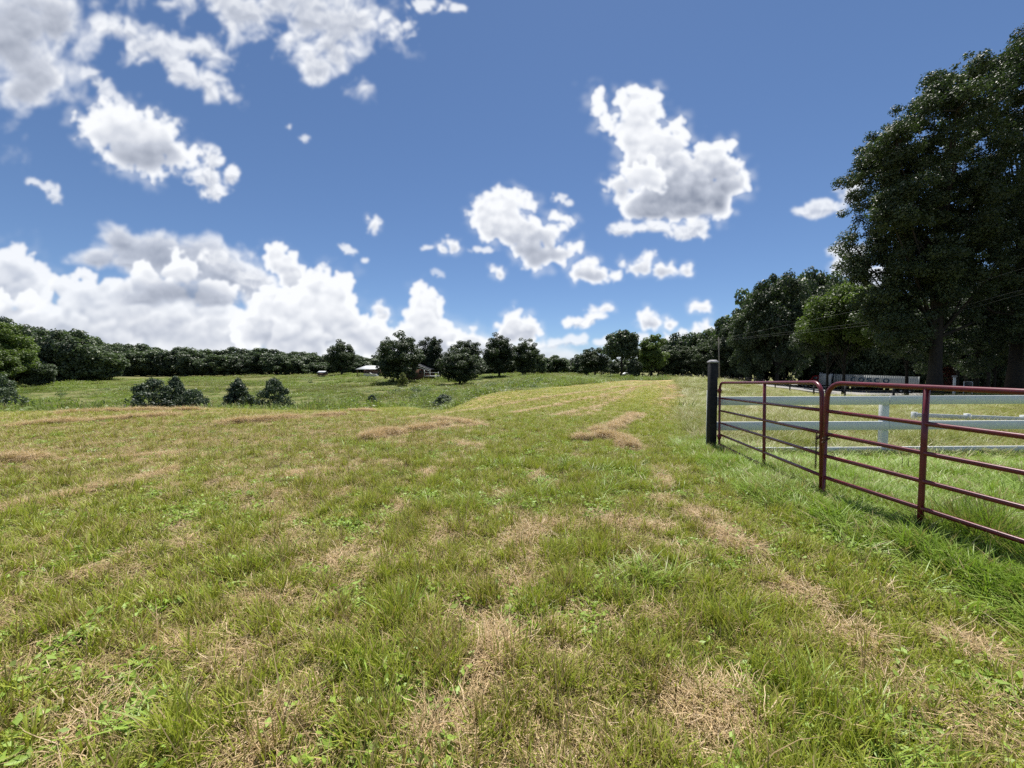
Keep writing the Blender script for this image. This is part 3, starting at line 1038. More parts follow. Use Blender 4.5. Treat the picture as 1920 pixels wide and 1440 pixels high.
def round_crown(seed, n_cl, per, size, h=1.0, w=1.0, base=.18, cr=.17, shape='oak', up=.5, clump=1.0):
    """crown of a tree 1 m high and 1 m wide (scaled later), leaf size relative to height"""
    rng = np.random.default_rng(seed)
    d = unit(n_cl, rng)
    if shape == 'oak' and base > .15:
        d[:, 2] = np.where(d[:, 2] < -.5, -d[:, 2], d[:, 2])
    az = np.arctan2(d[:, 1], d[:, 0])
    lob = 1 + .11 * np.sin(az * 3 + seed + d[:, 2] * 3) + .08 * np.sin(az * 5 + seed * 2.1 + d[:, 2] * 6) + .06 * rng.normal(size=n_cl)
    rf = np.where(rng.random(n_cl) < .38, .3 + .45 * rng.random(n_cl), .76 + .15 * rng.random(n_cl)) * lob
    zc, rz = (base + 1) / 2, (1 - base) / 2
    if shape == 'low':
        rx = .46
        x, y = d[:, 0] * rf * rx, d[:, 1] * rf * rx
        z = zc + d[:, 2] * rf * rz
    elif shape == 'column':
        k = np.where(d[:, 2] > 0, 1 - .25 * d[:, 2], 1)
        x, y = d[:, 0] * rf * .43 * k, d[:, 1] * rf * .43 * k
        z = zc + d[:, 2] * rf * rz
    else:
        k = np.where(d[:, 2] < 0, 1 + (.45 if base < .15 else -.2) * np.abs(d[:, 2]), 1)
        x, y = d[:, 0] * rf * .44 * k, d[:, 1] * rf * .44 * k
        z = zc + d[:, 2] * rf * rz
    C = np.c_[x, y, z]
    R = cr * (.6 + .8 * rng.random(n_cl)) * (.7 + .3 * (1 - np.abs(d[:, 2])))
    C[:, 2] = np.minimum(C[:, 2], 1 - R * .5)
    return C, R, rng


def tree_proto(seed, n_cl, per, size, mat, h, w, base=.18, cr=.15, shape='oak', trunk=.022, up=.5, flat=.8):
    """returns (trunk mesh, crown mesh) in metres for a tree of height h and crown width w"""
    C, R, rng = round_crown(seed, n_cl, per, size, base=base, cr=cr, shape=shape)
    S = np.array([w, w, h])
    Cm = C * S
    Rm = R * (w * .55 + h * .45)
    v, f, t = crown_from_clusters(Cm, Rm, per, size, rng, up, flat)
    cm = new_mesh('crown', v, f, mat, {'tint': t})
    mb = MB()
    far_ = np.argsort(-R)[:7]
    limb_tubes(mb, h * .8, h * trunk, h, [tuple(Cm[i]) for i in far_], rng, h * max(base * .8, .12))
    tm = mb.mesh('trunk', M['bark'], True)
    return tm, cm, h, w


def place_tree(proto, px, top, base_py, half, Y, label, name='tree', group=None, cat='tree', rot=None, sink=.1, dx=0, crown_name='crown'):
    """a copy of a prototype, standing where its foot meets the ground at distance Y, sized to reach the given rows"""
    tm, cm, h, w = proto
    p = at(px, top, Y)
    X = p.x
    z = gz(X, Y)
    H = p.z - z
    W = 2 * half / F * Y / CP
    o = thing(name, label, cat, (X, Y, z - sink), (0, 0, random.uniform(0, 6.28) if rot is None else rot), group)
    o.scale = (W / w * 1.14, W / w * 1.14, (H + sink) / h * 1.05)
    link('trunk', tm, o)
    link(crown_name, cm, o)
    return o


FARM = M['leaf_far']
pf = [tree_proto(100 + i, 95 + 8 * i, 100, .72, FARM, 14, 12, base=b, cr=.13, shape=s) for i, (b, s) in enumerate(
    [(.02, 'oak'), (.04, 'oak'), (.0, 'low'), (.24, 'oak'), (.02, 'column')])]
pm = [tree_proto(200 + i, 190, 150, .46, M['leaf_oak'], 18, 14, base=b, cr=.088, shape=s) for i, (b, s) in enumerate(
    [(.0, 'low'), (.03, 'oak'), (.04, 'column')])]
pb = tree_proto(301, 150, 170, .42, M['leaf_bright'], 14, 10, base=.12, cr=.105, shape='oak')

# single trees of the middle distance
singles = [
    (pm[0], 745, 626, 40, 100, 'large dark oak with a small pale green cedar at its foot', 'oak_tree'),
    (pm[1], 808, 632, 24, 116, 'narrow tall oak rising behind the low house roof', 'oak_tree'),
    (pm[0], 862, 655, 38, 92, 'broad low rounded oak whose leaves reach the meadow, shadow at its foot', 'oak_tree'),
    (pm[1], 872, 639, 33, 112, 'oak whose crown shows above the broad low rounded one', 'oak_tree'),
    (pm[2], 640, 640, 28, 148, 'lone rounded oak on the meadow rim left of the white-roofed barn', 'oak_tree'),
    (pm[2], 936, 628, 31, 122, 'taller oak of the pair on the meadow rim, its crown highest there', 'oak_tree'),
    (pm[0], 985, 638, 27, 128, 'shorter oak of the pair on the meadow rim', 'oak_tree'),
    (pm[1], 1116, 652, 27, 138, 'rounded dark oak next to the tall open-crowned tree by the road', 'oak_tree'),
    (pf[3], 1166, 625, 28, 118, 'tall open-crowned tree on a bare trunk beside the far end of the road', 'oak_tree'),
    (pf[1], 1092, 664, 16, 150, 'smallest oak at the left end of the roadside trees', 'oak_tree'),
    (pf[4], 1190, 672, 12, 112, 'slender young tree under the tall open-crowned one', 'young_tree'),
    (pf[0], 1043, 668, 24, 200, 'distant hazy tree in the gap between the meadow oaks and the road', 'tree'),
    (pf[1], 1008, 664, 16, 160, 'small hazy oak tucked behind the right edge of the meadow pair', 'tree'),
    (pb, 1222, 632, 26, 118, 'bright green tree at the left end of the long roadside wood', 'tree'),
]
for pr, px, top, half, Y, lab, nm in singles:
    place_tree(pr, px, top, 0, half, Y, lab, nm)

# the far wood behind the meadow
sil = [(-260, 560), (-60, 590), (0, 603), (40, 612), (75, 620), (110, 614), (150, 622), (185, 645), (300, 655), (350, 650), (400, 656), (480, 657), (560, 661), (610, 668), (700, 668), (830, 670), (950, 668), (1010, 668), (1040, 672), (1075, 677), (1100, 668)]
sx_, sy_ = zip(*sil)
for row in range(3):
    px = -240 + row * 9
    while px < 1100:
        if px < 190:
            Y = 112 + row * 11 + random.uniform(-3, 3) + max(0, px) * .05
        else:
            Y = 176 + row * 13 + random.uniform(-4, 4)
        if px > 1000:
            Y = 240 + row * 10
        half = random.uniform(17, 25) * (1.35 if px < 190 else 1)
        top = float(np.interp(px, sx_, sy_)) + random.uniform(-5, 9) + (6 if row == 0 else 0)
        g = 'trees of the wood behind the far edge of the meadow' if px > 190 else 'trees of the wooded rise at the meadow end'
        lab = 'dark leafy tree in the far wood behind the meadow' if px > 190 else 'dark leafy tree of the wooded rise at the meadow end'
        place_tree(random.choice(pf[:3] + [pf[4]]), px, top, 0, half, Y, lab, 'woodland_tree', group=g)
        px += half * random.uniform(.95, 1.25)
for px, top, hf, Y in [(1082, 672, 14, 230), (1100, 668, 16, 220), (1120, 672, 14, 200), (1140, 676, 16, 190), (1200, 676, 16, 170), (1070, 676, 12, 260), (1160, 673, 15, 168), (1178, 671, 15, 172), (1148, 678, 12, 160)]:
    place_tree(pf[0], px, top, 0, hf, Y, 'small hazy tree in the distance beyond the end of the field', 'distant_tree', group='hazy trees beyond the end of the field')
place_tree(pb, 12, 612, 0, 34, 96, 'light green tree lowest down at the edge of the wooded rise', 'tree')
place_tree(pb, -40, 640, 0, 40, 88, 'light green tree half cut off by the photo edge', 'tree')
place_tree(pf[2], 70, 680, 0, 22, 100, 'low grey-green bush tree at the foot of the wooded rise', 'tree')

# wood along the right side of the road
sil2 = [(1205, 632), (1240, 636), (1290, 628), (1325, 624), (1345, 618), (1365, 600), (1390, 580), (1420, 546), (1450, 522), (1500, 512), (1545, 514), (1600, 530), (1700, 560), (1800, 565), (1950, 570)]
sx2, sy2 = zip(*sil2)
for row in range(3):
    px = 1235 + row * 14
    while px < 1960:
        Yb = float(np.interp(px, [1235, 1330, 1420, 1520, 1650, 1950], [132, 118, 108, 104, 100, 92]))
        Y = Yb + row * 10 + random.uniform(-2, 2)
        half = random.uniform(22, 32) * (1 if px < 1380 else 1.4)
        top = float(np.interp(px, sx2, sy2)) + random.uniform(-2, 12) + (12 if row == 0 else 0)
        place_tree(random.choice(pm if row == 0 else pf[:2]), px, top, 0, half, Y,
                   'dark tree standing in the dense wood along the road', 'woodland_tree', group='trees of the dense wood along the road')
        px += half * random.uniform(.9, 1.2)

# trees between the road and the truck
place_tree(pm[1], 1462, 514, 0, 50, 92, 'broad tall dark tree left of the lighter green tree beside the truck', 'oak_tree')
place_tree(pm[2], 1535, 512, 0, 48, 110, 'tall dark tree whose top rises between the broad tree and the sky gap', 'oak_tree')
place_tree(pm[0], 1410, 566, 0, 34, 98, 'dark tree with a sloping crown where the wood starts to rise', 'oak_tree')
pmid = [tree_proto(400 + i, 170, 230, .30, M['leaf_bright'] if i == 0 else M['leaf_oak'], 14, 11, base=b, cr=.10, shape='oak', trunk=.016) for i, b in enumerate((.25, .27))]
place_tree(pmid[0], 1588, 545, 0, 62, 62, 'lighter green tree standing in front of the red truck cab', 'tree')
place_tree(pmid[1], 1555, 585, 0, 52, 66, 'dark tree whose trunk crosses the front of the container', 'tree')
place_tree(pmid[1], 1706, 575, 0, 62, 62, 'dark tree hanging over the rear end of the container', 'tree')
place_tree(pmid[1], 1640, 560, 0, 55, 112, 'dark tree rising behind the middle of the container', 'tree')


# ------------------------------------------------------------------ the two great trees at the right
def big_tree(trunk_px, Y, lobes, label, seed, leafsize=.21, per=230):
    rng = np.random.default_rng(seed)
    base = at(trunk_px, 720, Y)
    X = base.x
    z0 = gz(X, Y)
    C, R, tg = [], [], []
    for px, py, rp in lobes:
        p = at(px, py, Y)
        r = rp / F * Y
        dyc = rng.uniform(-.45, .45) * 7
        tg.append((p.x - X, dyc, p.z - z0))
        k = max(6, int(6 + r * 7.5))
        d = unit(k, rng)
        f = .45 + .68 * rng.random(k) ** .6
        for i in range(k):
            C.append((p.x - X + d[i, 0] * r * f[i], dyc + d[i, 1] * r * f[i] * 1.1, p.z - z0 + d[i, 2] * r * f[i]))
            R.append(rng.uniform(.38, 1.15))
    C, R = np.array(C), np.array(R)
    v, f, t = crown_from_clusters(C, R, per, leafsize, rng, up=.45, flat=.75, shell=.3)
    cm = new_mesh('crown', v, f, M['leaf_oak'], {'tint': t})
    mb = MB()
    top = C[:, 2].max()
    limb_tubes(mb, top * .72, .56, top, tg, rng, 6.0)
    # twigs to clusters
    for i in rng.choice(len(C), 90, replace=False):
        j = min(range(len(tg)), key=lambda q: (Vector(tg[q]) - Vector(C[i])).length)
        a, b = Vector(tg[j]), Vector(C[i])
        if (a - b).length > 3.2:
            continue
        mb.tube([a, a.lerp(b, .5) + Vector((0, 0, .3)), b], .05, 4, rs=[.09, .06, .02])
    o = thing('oak_tree', label, 'tree', (X, Y, z0 - .05))
    link('trunk', mb.mesh('trunk', M['bark'], True), o)
    link('crown', cm, o)
    return o


big_tree(1752, 40, [(1652, 400, 42), (1622, 428, 24), (1690, 330, 62), (1735, 240, 48), (1770, 170, 34), (1725, 205, 26), (1715, 280, 50), (1760, 400, 80),
                    (1690, 450, 60), (1640, 500, 22), (1790, 300, 80), (1815, 500, 75), (1740, 540, 62), (1840, 420, 60), (1830, 590, 50), (1680, 535, 40), (1660, 290, 30), (1770, 620, 40), (1845, 250, 60), (1700, 600, 36), (1850, 520, 60), (1720, 400, 60), (1770, 500, 60), (1662, 470, 36), (1700, 480, 60), (1790, 420, 70), (1820, 330, 60), (1720, 640, 36), (1795, 665, 36), (1750, 350, 60), (1735, 470, 60), (1672, 565, 38), (1790, 152, 28), (1812, 215, 55), (1732, 212, 28), (1708, 262, 28), (1670, 320, 44), (1705, 520, 56), (1665, 615, 34), (1700, 240, 30), (1650, 370, 34)],
         'great dark oak whose ragged crown fills the upper corner over the container end', 11)
big_tree(1902, 41, [(1895, 120, 36), (1860, 175, 45), (1925, 190, 75), (1875, 290, 70), (1980, 300, 90), (1960, 420, 95), (1880, 470, 75), (1960, 540, 90), (1880, 580, 50),
                    (2060, 420, 90), (1850, 360, 60), (2030, 220, 70), (1930, 100, 28), (2040, 560, 80), (1925, 640, 35), (1880, 390, 80), (1900, 230, 60), (1850, 600, 45), (1855, 665, 36), (1930, 480, 80), (1900, 380, 80), (1905, 520, 60)],
         'tallest oak, its thick trunk and crown cut by the photo edge', 12)
# shaded undergrowth trees behind them
for i, (px, top, half, Y) in enumerate([(1700, 590, 44, 102), (1770, 570, 45, 66), (1840, 560, 50, 60), (1790, 640, 34, 56), (1870, 620, 40, 54), (1925, 600, 40, 52), (2000, 560, 70, 52), (1765, 640, 28, 62), (1830, 640, 36, 52), (1800, 600, 60, 50), (1860, 560, 60, 48), (1910, 540, 60, 56), (1785, 590, 48, 55), (1820, 530, 60, 64)]):
    place_tree(pmid[1], px, top, 0, half, Y, 'shaded dark tree standing behind the two great oaks', 'shaded_tree', group='shaded trees behind the great oaks')


# ------------------------------------------------------------------ bushes and cedars on the slope
def cedar_proto(seed, mat, h, w, n=9000, size=.13, cone=.8, trunk=True):
    rng = np.random.default_rng(seed)
    K = 160
    t = rng.random(K) ** .9
    az = rng.random(K) * 2 * np.pi
    prof = (1 - t) ** cone * (1 - .35 * np.exp(-t * 9))
    rr = prof * (.45 + .75 * rng.random(K) ** .7)
    C = np.c_[np.cos(az) * rr * w / 2, np.sin(az) * rr * w / 2, .05 * h + t * h * .92]
    R = w * (.045 + .06 * rng.random(K))
    v, f, tt = crown_from_clusters(C, R, n // K, size, rng, up=.35, flat=1.0, shell=.2)
    cm = new_mesh('foliage', v, f, mat, {'tint': tt})
    mb = MB()
    limb_tubes(mb, h * .85, h * .022, h, [tuple(C[i]) for i in range(10)], rng, .2)
    return mb.mesh('trunk', M['bark'], True), cm, h, w


pc = [cedar_proto(500, M['leaf_cedar'], 3.4, 3.0, 9000, .14, .8), cedar_proto(501, M['leaf_cedar'], 3.2, 3.6, 9000, .14, .45),
      cedar_proto(502, M['leaf_cedar_yellow'], 5, 3, 5000, .22, .6), cedar_proto(503, M['leaf_cedar'], 2.5, 3.2, 6000, .14, .4)]
for pr, px, top, half, Y, lab in [
    (pc[1], 288, 716, 40, 31, 'wide dark cedar bush at the near left of the largest bush clump'),
    (pc[0], 328, 710, 26, 32, 'tallest pointed cedar bush of the largest clump'),
    (pc[3], 362, 735, 26, 32, 'low greyish cedar bush trailing off the largest clump'),
    (pc[0], 446, 714, 29, 33, 'pointed cedar bush with a wide skirt between the clump and the round one'),
    (pc[1], 514, 715, 28, 32, 'rounded dark cedar bush nearest the middle of the meadow crest'),
    (pc[1], -12, 706, 34, 30, 'dark blue-green cedar bush cut off by the photo edge'),
    (pc[0], 697, 742, 17, 31, 'small spiky cedar bush beside a hay heap on the crest'),
    (pc[3], 714, 758, 12, 31, 'tiny cedar seedling at the foot of the spiky one'),
    (pc[1], 832, 741, 20, 46, 'low dark bush alone in the hollow below the oaks'),
    (pc[2], 755, 700, 10, 88, 'small yellow-green cedar standing in front of the large oak'),
]:
    place_tree(pr, px, top, 0, half, Y, lab, 'cedar_bush', cat='bush', crown_name='foliage')


# ------------------------------------------------------------------ grass and weeds
def blade_clump(seed, n, h0, h1, spread, width, lean, curl, dryfrac, flat=False, seg=3, heads=0.0):
    rng = np.random.default_rng(seed)
    V, Fc, T, Hh = [], [], [], []
    for i in range(n):
        a = rng.random() * 6.283
        rr = spread * math.sqrt(rng.random())
        bx, by = rr * math.cos(a), rr * math.sin(a)
        h = rng.uniform(h0, h1)
        az = rng.random() * 6.283 if rng.random() < .6 else a + rng.normal() * .5
        le = abs(rng.normal()) * lean
        dx, dy = math.cos(az), math.sin(az)
        px_, py_ = -dy, dx
        w = width * rng.uniform(.6, 1.4)
        tint = rng.random()
        dry = 1.0 if rng.random() < dryfrac else 0.0
        base = len(V)
        tilt = le
        x, y, z = bx, by, -.01
        if flat:
            z = rng.uniform(.0, h1)
            tilt = 1.42 + rng.uniform(-.18, .3)
            L = rng.uniform(.05, .20)
        else:
            L = h
        tw = rng.uniform(-.6, .6)
        for s in range(seg + 1):
            q = s / seg
            ww = w * (1 - q) ** .7 if not flat else w * .8
            cx, cy = px_ * math.cos(tw) , py_ * math.cos(tw)
            cz = math.sin(tw) * .6
            if s < seg:
                V.append((x - cx * ww, y - cy * ww, z - cz * ww))
                V.append((x + cx * ww, y + cy * ww, z + cz * ww))
                T += [tint, tint]
                Hh += [q + dry * 2] * 2
            else:
                V.append((x, y, z)); T.append(tint); Hh.append(q + dry * 2)
            x += dx * math.sin(tilt) * L / seg
            y += dy * math.sin(tilt) * L / seg
            z += math.cos(tilt) * L / seg
            tilt += curl * rng.uniform(.4, 1.4) / seg if not flat else rng.uniform(-.35, .55)
            if flat:
                hd = rng.uniform(-.5, .5)
                dx, dy = dx * math.cos(hd) - dy * math.sin(hd), dx * math.sin(hd) + dy * math.cos(hd)
            tw += rng.uniform(-.3, .3)
            z = max(z, .002)
        for s in range(seg - 1):
            b = base + 2 * s
            Fc.append((b, b + 1, b + 3, b + 2))
        b = base + 2 * (seg - 1)
        Fc.append((b, b + 1, b + 2, b + 2))
    # triangulate everything (quads with a repeated corner become triangles)
    tris = []
    for q in Fc:
        if q[2] == q[3]:
            tris.append(q[:3])
        else:
            tris.append((q[0], q[1], q[2]))
            tris.append((q[0], q[2], q[3]))
    return V, tris, T, Hh


def weed_clump(seed, n, h, spread, leaf):
    rng = np.random.default_rng(seed)
    P = rng.normal(size=(n, 3)) * [spread, spread, h * .3]
    P[:, 2] = np.abs(P[:, 2]) + h * .15
    Nn = unit(n, rng) * .7 + np.array([0, 0, .9])
    v, f = leaf_quads(P, Nn, np.full(n, leaf), rng, .5)
    tri = np.r_[f[:, [0, 1, 2]], f[:, [0, 2, 3]]]
    t = np.repeat(rng.random(n), 4)
    return v, tri, t, np.repeat(.6, 4 * n)


def grass_mat(name, lo, hi, dry_lo, dry_hi, trans=.22, root=.55):
    """blade colour: green ramp by tint, dead blades straw coloured; field dryness comes from the scattered points"""
    m, nt, ns, ls = mat_new(name)
    out = N(ns, 'ShaderNodeOutputMaterial')
    b = N(ns, 'ShaderNodeBsdfPrincipled')
    b.inputs['Roughness'].default_value = .48
    b.inputs['Specular IOR Level'].default_value = .35
    tr = N(ns, 'ShaderNodeBsdfTranslucent')
    mx = N(ns, 'ShaderNodeMixShader', in_0=trans)
    ti = N(ns, 'ShaderNodeAttribute', attribute_name='tint')
    hg = N(ns, 'ShaderNodeAttribute', attribute_name='hgt')
    dr = N(ns, 'ShaderNodeAttribute', attribute_name='dry')
    dr.attribute_type = 'INSTANCER'
    vr = N(ns, 'ShaderNodeAttribute', attribute_name='vary')
    vr.attribute_type = 'INSTANCER'
    # green part
    g = N(ns, 'ShaderNodeMath', operation='MULTIPLY_ADD')
    g.inputs[1].default_value = .6
    ls.new(vr.outputs['Fac'], g.inputs[0])
    g2 = N(ns, 'ShaderNodeMath', operation='MULTIPLY_ADD')
    g2.inputs[1].default_value = .45
    ls.new(ti.outputs['Fac'], g2.inputs[0])
    ls.new(g2.outputs[0], g.inputs[2])
    rg = ramp(ns, [(0, lo), (1, hi)])
    ls.new(g.outputs[0], rg.inputs[0])
    rd = ramp(ns, [(0, dry_lo), (1, dry_hi)])
    ls.new(ti.outputs['Fac'], rd.inputs[0])
    # is this blade dead: its own flag, or tint below the local dryness
    flag = N(ns, 'ShaderNodeMath', operation='GREATER_THAN')
    ls.new(hg.outputs['Fac'], flag.inputs[0])
    flag.inputs[1].default_value = 1.5
    k = N(ns, 'ShaderNodeMath', operation='SUBTRACT')
    ls.new(dr.outputs['Fac'], k.inputs[0])
    ls.new(ti.outputs['Fac'], k.inputs[1])
    k2 = N(ns, 'ShaderNodeMath', operation='MULTIPLY_ADD', use_clamp=True)
    k2.inputs[1].default_value = 3.0
    k2.inputs[2].default_value = .35
    ls.new(k.outputs[0], k2.inputs[0])
    mxx = N(ns, 'ShaderNodeMath', operation='MAXIMUM')
    ls.new(flag.outputs[0], mxx.inputs[0])
    ls.new(k2.outputs[0], mxx.inputs[1])
    cm = N(ns, 'ShaderNodeMix', data_type='RGBA')
    ls.new(mxx.outputs[0], cm.inputs[0])
    ls.new(rg.outputs[0], cm.inputs[6])
    ls.new(rd.outputs[0], cm.inputs[7])
    ls.new(cm.outputs[2], b.inputs['Base Color'])
    tm = N(ns, 'ShaderNodeMix', data_type='RGBA', blend_type='MULTIPLY')
    tm.inputs[0].default_value = 1
    ls.new(cm.outputs[2], tm.inputs[6])
    tm.inputs[7].default_value = (1.25, 1.35, .8, 1)
    ls.new(tm.outputs[2], tr.inputs[0])
    ls.new(b.outputs[0], mx.inputs[1])
    ls.new(tr.outputs[0], mx.inputs[2])
    ls.new(mx.outputs[0], out.inputs[0])
    return m


G_GREEN = grass_mat('field_grass', (.062, .085, .012), (.34, .385, .055), (.24, .18, .075), (.53, .42, .21))
G_LUSH = grass_mat('lush_grass', (.055, .105, .012), (.25, .36, .055), (.20, .165, .07), (.42, .36, .17))
G_STRAW = grass_mat('straw', (.22, .155, .07), (.45, .33, .17), (.28, .195, .095), (.66, .49, .28), .2)
G_WEED = grass_mat('meadow_weeds', (.045, .075, .016), (.19, .25, .055), (.16, .135, .06), (.33, .28, .14), .35)
G_TAWNY = grass_mat('tawny_grass', (.08, .11, .022), (.24, .28, .06), (.24, .19, .085), (.46, .40, .21))


def clump_collection(cname, specs):
    c = D.collections.new(cname)
    for i, (geo, mat) in enumerate(specs):
        V, T3, T, Hh = geo
        me = new_mesh(f'{cname}_{i:02d}', V, np.array(T3), mat, {'tint': T, 'hgt': Hh})
        o = D.objects.new(f'{cname}_{i:02d}', me)
        c.objects.link(o)
    return c


def scatter(name, coll, P, rot, scl, idx, dry, vary, label):
    me = D.meshes.new(name)
    n = len(P)
    me.vertices.add(n)
    me.vertices.foreach_set('co', np.asarray(P, np.float32).ravel())
    for nm, typ, arr in (('rot', 'FLOAT_VECTOR', rot), ('scl', 'FLOAT_VECTOR', scl)):
        a = me.attributes.new(nm, typ, 'POINT')
        a.data.foreach_set('vector', np.asarray(arr, np.float32).ravel())
    a = me.attributes.new('idx', 'INT', 'POINT')
    a.data.foreach_set('value', np.asarray(idx, np.int32))
    for nm, arr in (('dry', dry), ('vary', vary)):
        a = me.attributes.new(nm, 'FLOAT', 'POINT')
        a.data.foreach_set('value', np.asarray(arr, np.float32))
    ng = D.node_groups.new(name + '_nodes', 'GeometryNodeTree')
    ng.interface.new_socket('Geometry', in_out='INPUT', socket_type='NodeSocketGeometry')
    ng.interface.new_socket('Geometry', in_out='OUTPUT', socket_type='NodeSocketGeometry')
    ns, ls = ng.nodes, ng.links
    gi, go = ns.new('NodeGroupInput'), ns.new('NodeGroupOutput')
    ci = ns.new('GeometryNodeCollectionInfo')
    ci.inputs['Collection'].default_value = coll
    ci.inputs['Separate Children'].default_value = True
    ci.inputs['Reset Children'].default_value = True
    ip = ns.new('GeometryNodeInstanceOnPoints')
    ip.inputs['Pick Instance'].default_value = True

    def na(nm, t):
        q = ns.new('GeometryNodeInputNamedAttribute')
        q.data_type = t
        q.inputs['Name'].default_value = nm
        return next(s for s in q.outputs if s.enabled and s.name == 'Attribute')
    ls.new(gi.outputs[0], ip.inputs['Points'])
    ls.new(ci.outputs[0], ip.inputs['Instance'])
    ls.new(na('idx', 'INT'), ip.inputs['Instance Index'])
    e2r = ns.new('FunctionNodeEulerToRotation')
    ls.new(na('rot', 'FLOAT_VECTOR'), e2r.inputs[0])
    ls.new(e2r.outputs[0], ip.inputs['Rotation'])
    ls.new(na('scl', 'FLOAT_VECTOR'), ip.inputs['Scale'])
    ls.new(ip.outputs[0], go.inputs[0])
    o = link(name, me, kind='stuff', label=label, cat='grass')
    md = o.modifiers.new('scatter', 'NODES')
    md.node_group = ng
    return o


def sample_wedge(n, r0, r1, power, amax=74):
    """points with density falling as r**-power"""
    u = RNG.random(n)
    k = 2 - power
    if abs(k) < 1e-6:
        r = r0 * (r1 / r0) ** u
    else:
        r = (r0 ** k + u * (r1 ** k - r0 ** k)) ** (1 / k)
    a = np.radians(RNG.uniform(-amax, amax, n))
    return r * np.sin(a), r * np.cos(a)


def rots(n, tilt=.12):
    return np.c_[RNG.normal(size=n) * tilt, RNG.normal(size=n) * tilt, RNG.random(n) * 6.283]


cut_c = clump_collection('cut_clump', [(blade_clump(600 + i, 60, .025, .10, .12, .0034, .75, 1.2, .28), G_GREEN) for i in range(5)])
tuft_c = clump_collection('tuft_clump', [(blade_clump(620 + i, 34, .06, .19, .05, .0046, .38, .9, .10), G_GREEN) for i in range(5)])
lush_c = clump_collection('lush_clump', [(blade_clump(640 + i, 48, .10, .32, .08, .0052, .42, 1.1, .07, seg=4), G_LUSH) for i in range(5)])
straw_c = clump_collection('straw_clump', [(blade_clump(660 + i, 120, .0, .05, .12, .0017, .5, .9, .9, flat=True, seg=4), G_STRAW) for i in range(5)])
tall_c = clump_collection('tall_clump', [(blade_clump(680 + i, 60, .25, .62, .13, .0042, .4, 1.3, .18, seg=5), G_TAWNY) for i in range(5)])
weed_c = clump_collection('weed_clump', [(weed_clump(700 + i, 46, .10, .06, .045), G_LUSH) for i in range(4)])
mead_c = clump_collection('meadow_clump', [(weed_clump(720 + i, 110, .55, .42, .17), G_WEED) for i in range(3)] +
                          [(blade_clump(730 + i, 90, .25, .7, .45, .016, .4, .9, .25, seg=3), G_WEED) for i in range(3)])

# 1. short mown sward
x, y = sample_wedge(80000, .5, 75, 1.25)
r = np.hypot(x, y)
dr, st, lu = dryness(x, y)
keep = (mown(x, y) > .5) & (RNG.random(len(x)) > st * .55) & (height(x, y) > -90)
x, y, r, dr, st, lu = [q[keep] for q in (x, y, r, dr, st, lu)]
z = height(x, y) + pile_h(x, y)
s = 1.0 + np.clip(r - 6, 0, 60) * .035
hz = (.75 + .5 * RNG.random(len(x))) * np.clip(1 + .3 * fbm(x * .7, y * .7, 51, 3), .5, 1.5) * (1 + .25 * sstep(8, 30, r))
scatter('mown_grass', cut_c, np.c_[x, y, z], rots(len(x)), np.c_[s, s, hz], RNG.integers(0, 5, len(x)), dr, np.clip(RNG.random(len(x)) * .6 + .15 + .4 * fbm(x * .5, y * .5, 61, 3) + .2 * lu, 0, 1),
        'short mown hayfield grass, olive green mixed with tan stubble')

# 2. taller green tufts
x, y = sample_wedge(56000, .6, 50, 1.2)
r = np.hypot(x, y)
dr, st, lu = dryness(x, y)
tn = .75 * fbm(x * 3.4, y * 3.4, 71, 4) + .35 * fbm(x * 1.0, y * 1.0, 72, 2)
keep = (mown(x, y) > .5) & (RNG.random(len(x)) < np.clip(.34 + 1.0 * tn + .7 * lu - .8 * st, .03, 1))
x, y, r, dr, st, lu, tn = [q[keep] for q in (x, y, r, dr, st, lu, tn)]
z = height(x, y) + pile_h(x, y)
s = 1.0 + np.clip(r - 6, 0, 60) * .03
hz = (.65 + .5 * RNG.random(len(x))) * (1 + .5 * np.clip(tn, -.5, 1) + .35 * lu)
scatter('grass_tufts', tuft_c, np.c_[x, y, z], rots(len(x), .15), np.c_[s, s, hz], RNG.integers(0, 5, len(x)), dr * .75, np.clip(RNG.random(len(x)) * .7 + .15 + .3 * tn + .2 * lu, 0, 1),
        'upright green grass tufts standing up out of the mown field')

# 3. straw, lying
x, y = sample_wedge(90000, .6, 75, 1.25)
r = np.hypot(x, y)
dr, st, lu = dryness(x, y)
pl = stroke_field(x, y, PILES)
keep = (mown(x, y) > .5) & (RNG.random(len(x)) < np.clip(1.2 * st ** 1.6 + .8 * pl + .07 + .45 * (dr - .3), 0.01, 1) - .4 * lu)
x, y, r, dr, st, pl = [q[keep] for q in (x, y, r, dr, st, pl)]
z = height(x, y) + pile_h(x, y)
s = 1.0 + np.clip(r - 6, 0, 60) * .03
zz = (.6 + .5 * st + .8 * pl)
scatter('cut_straw', straw_c, np.c_[x, y, z + .005], rots(len(x), .07), np.c_[s, s, zz], RNG.integers(0, 5, len(x)), np.ones(len(x)), RNG.random(len(x)),
        'tan cut hay lying in thin rows and small heaps on the field')

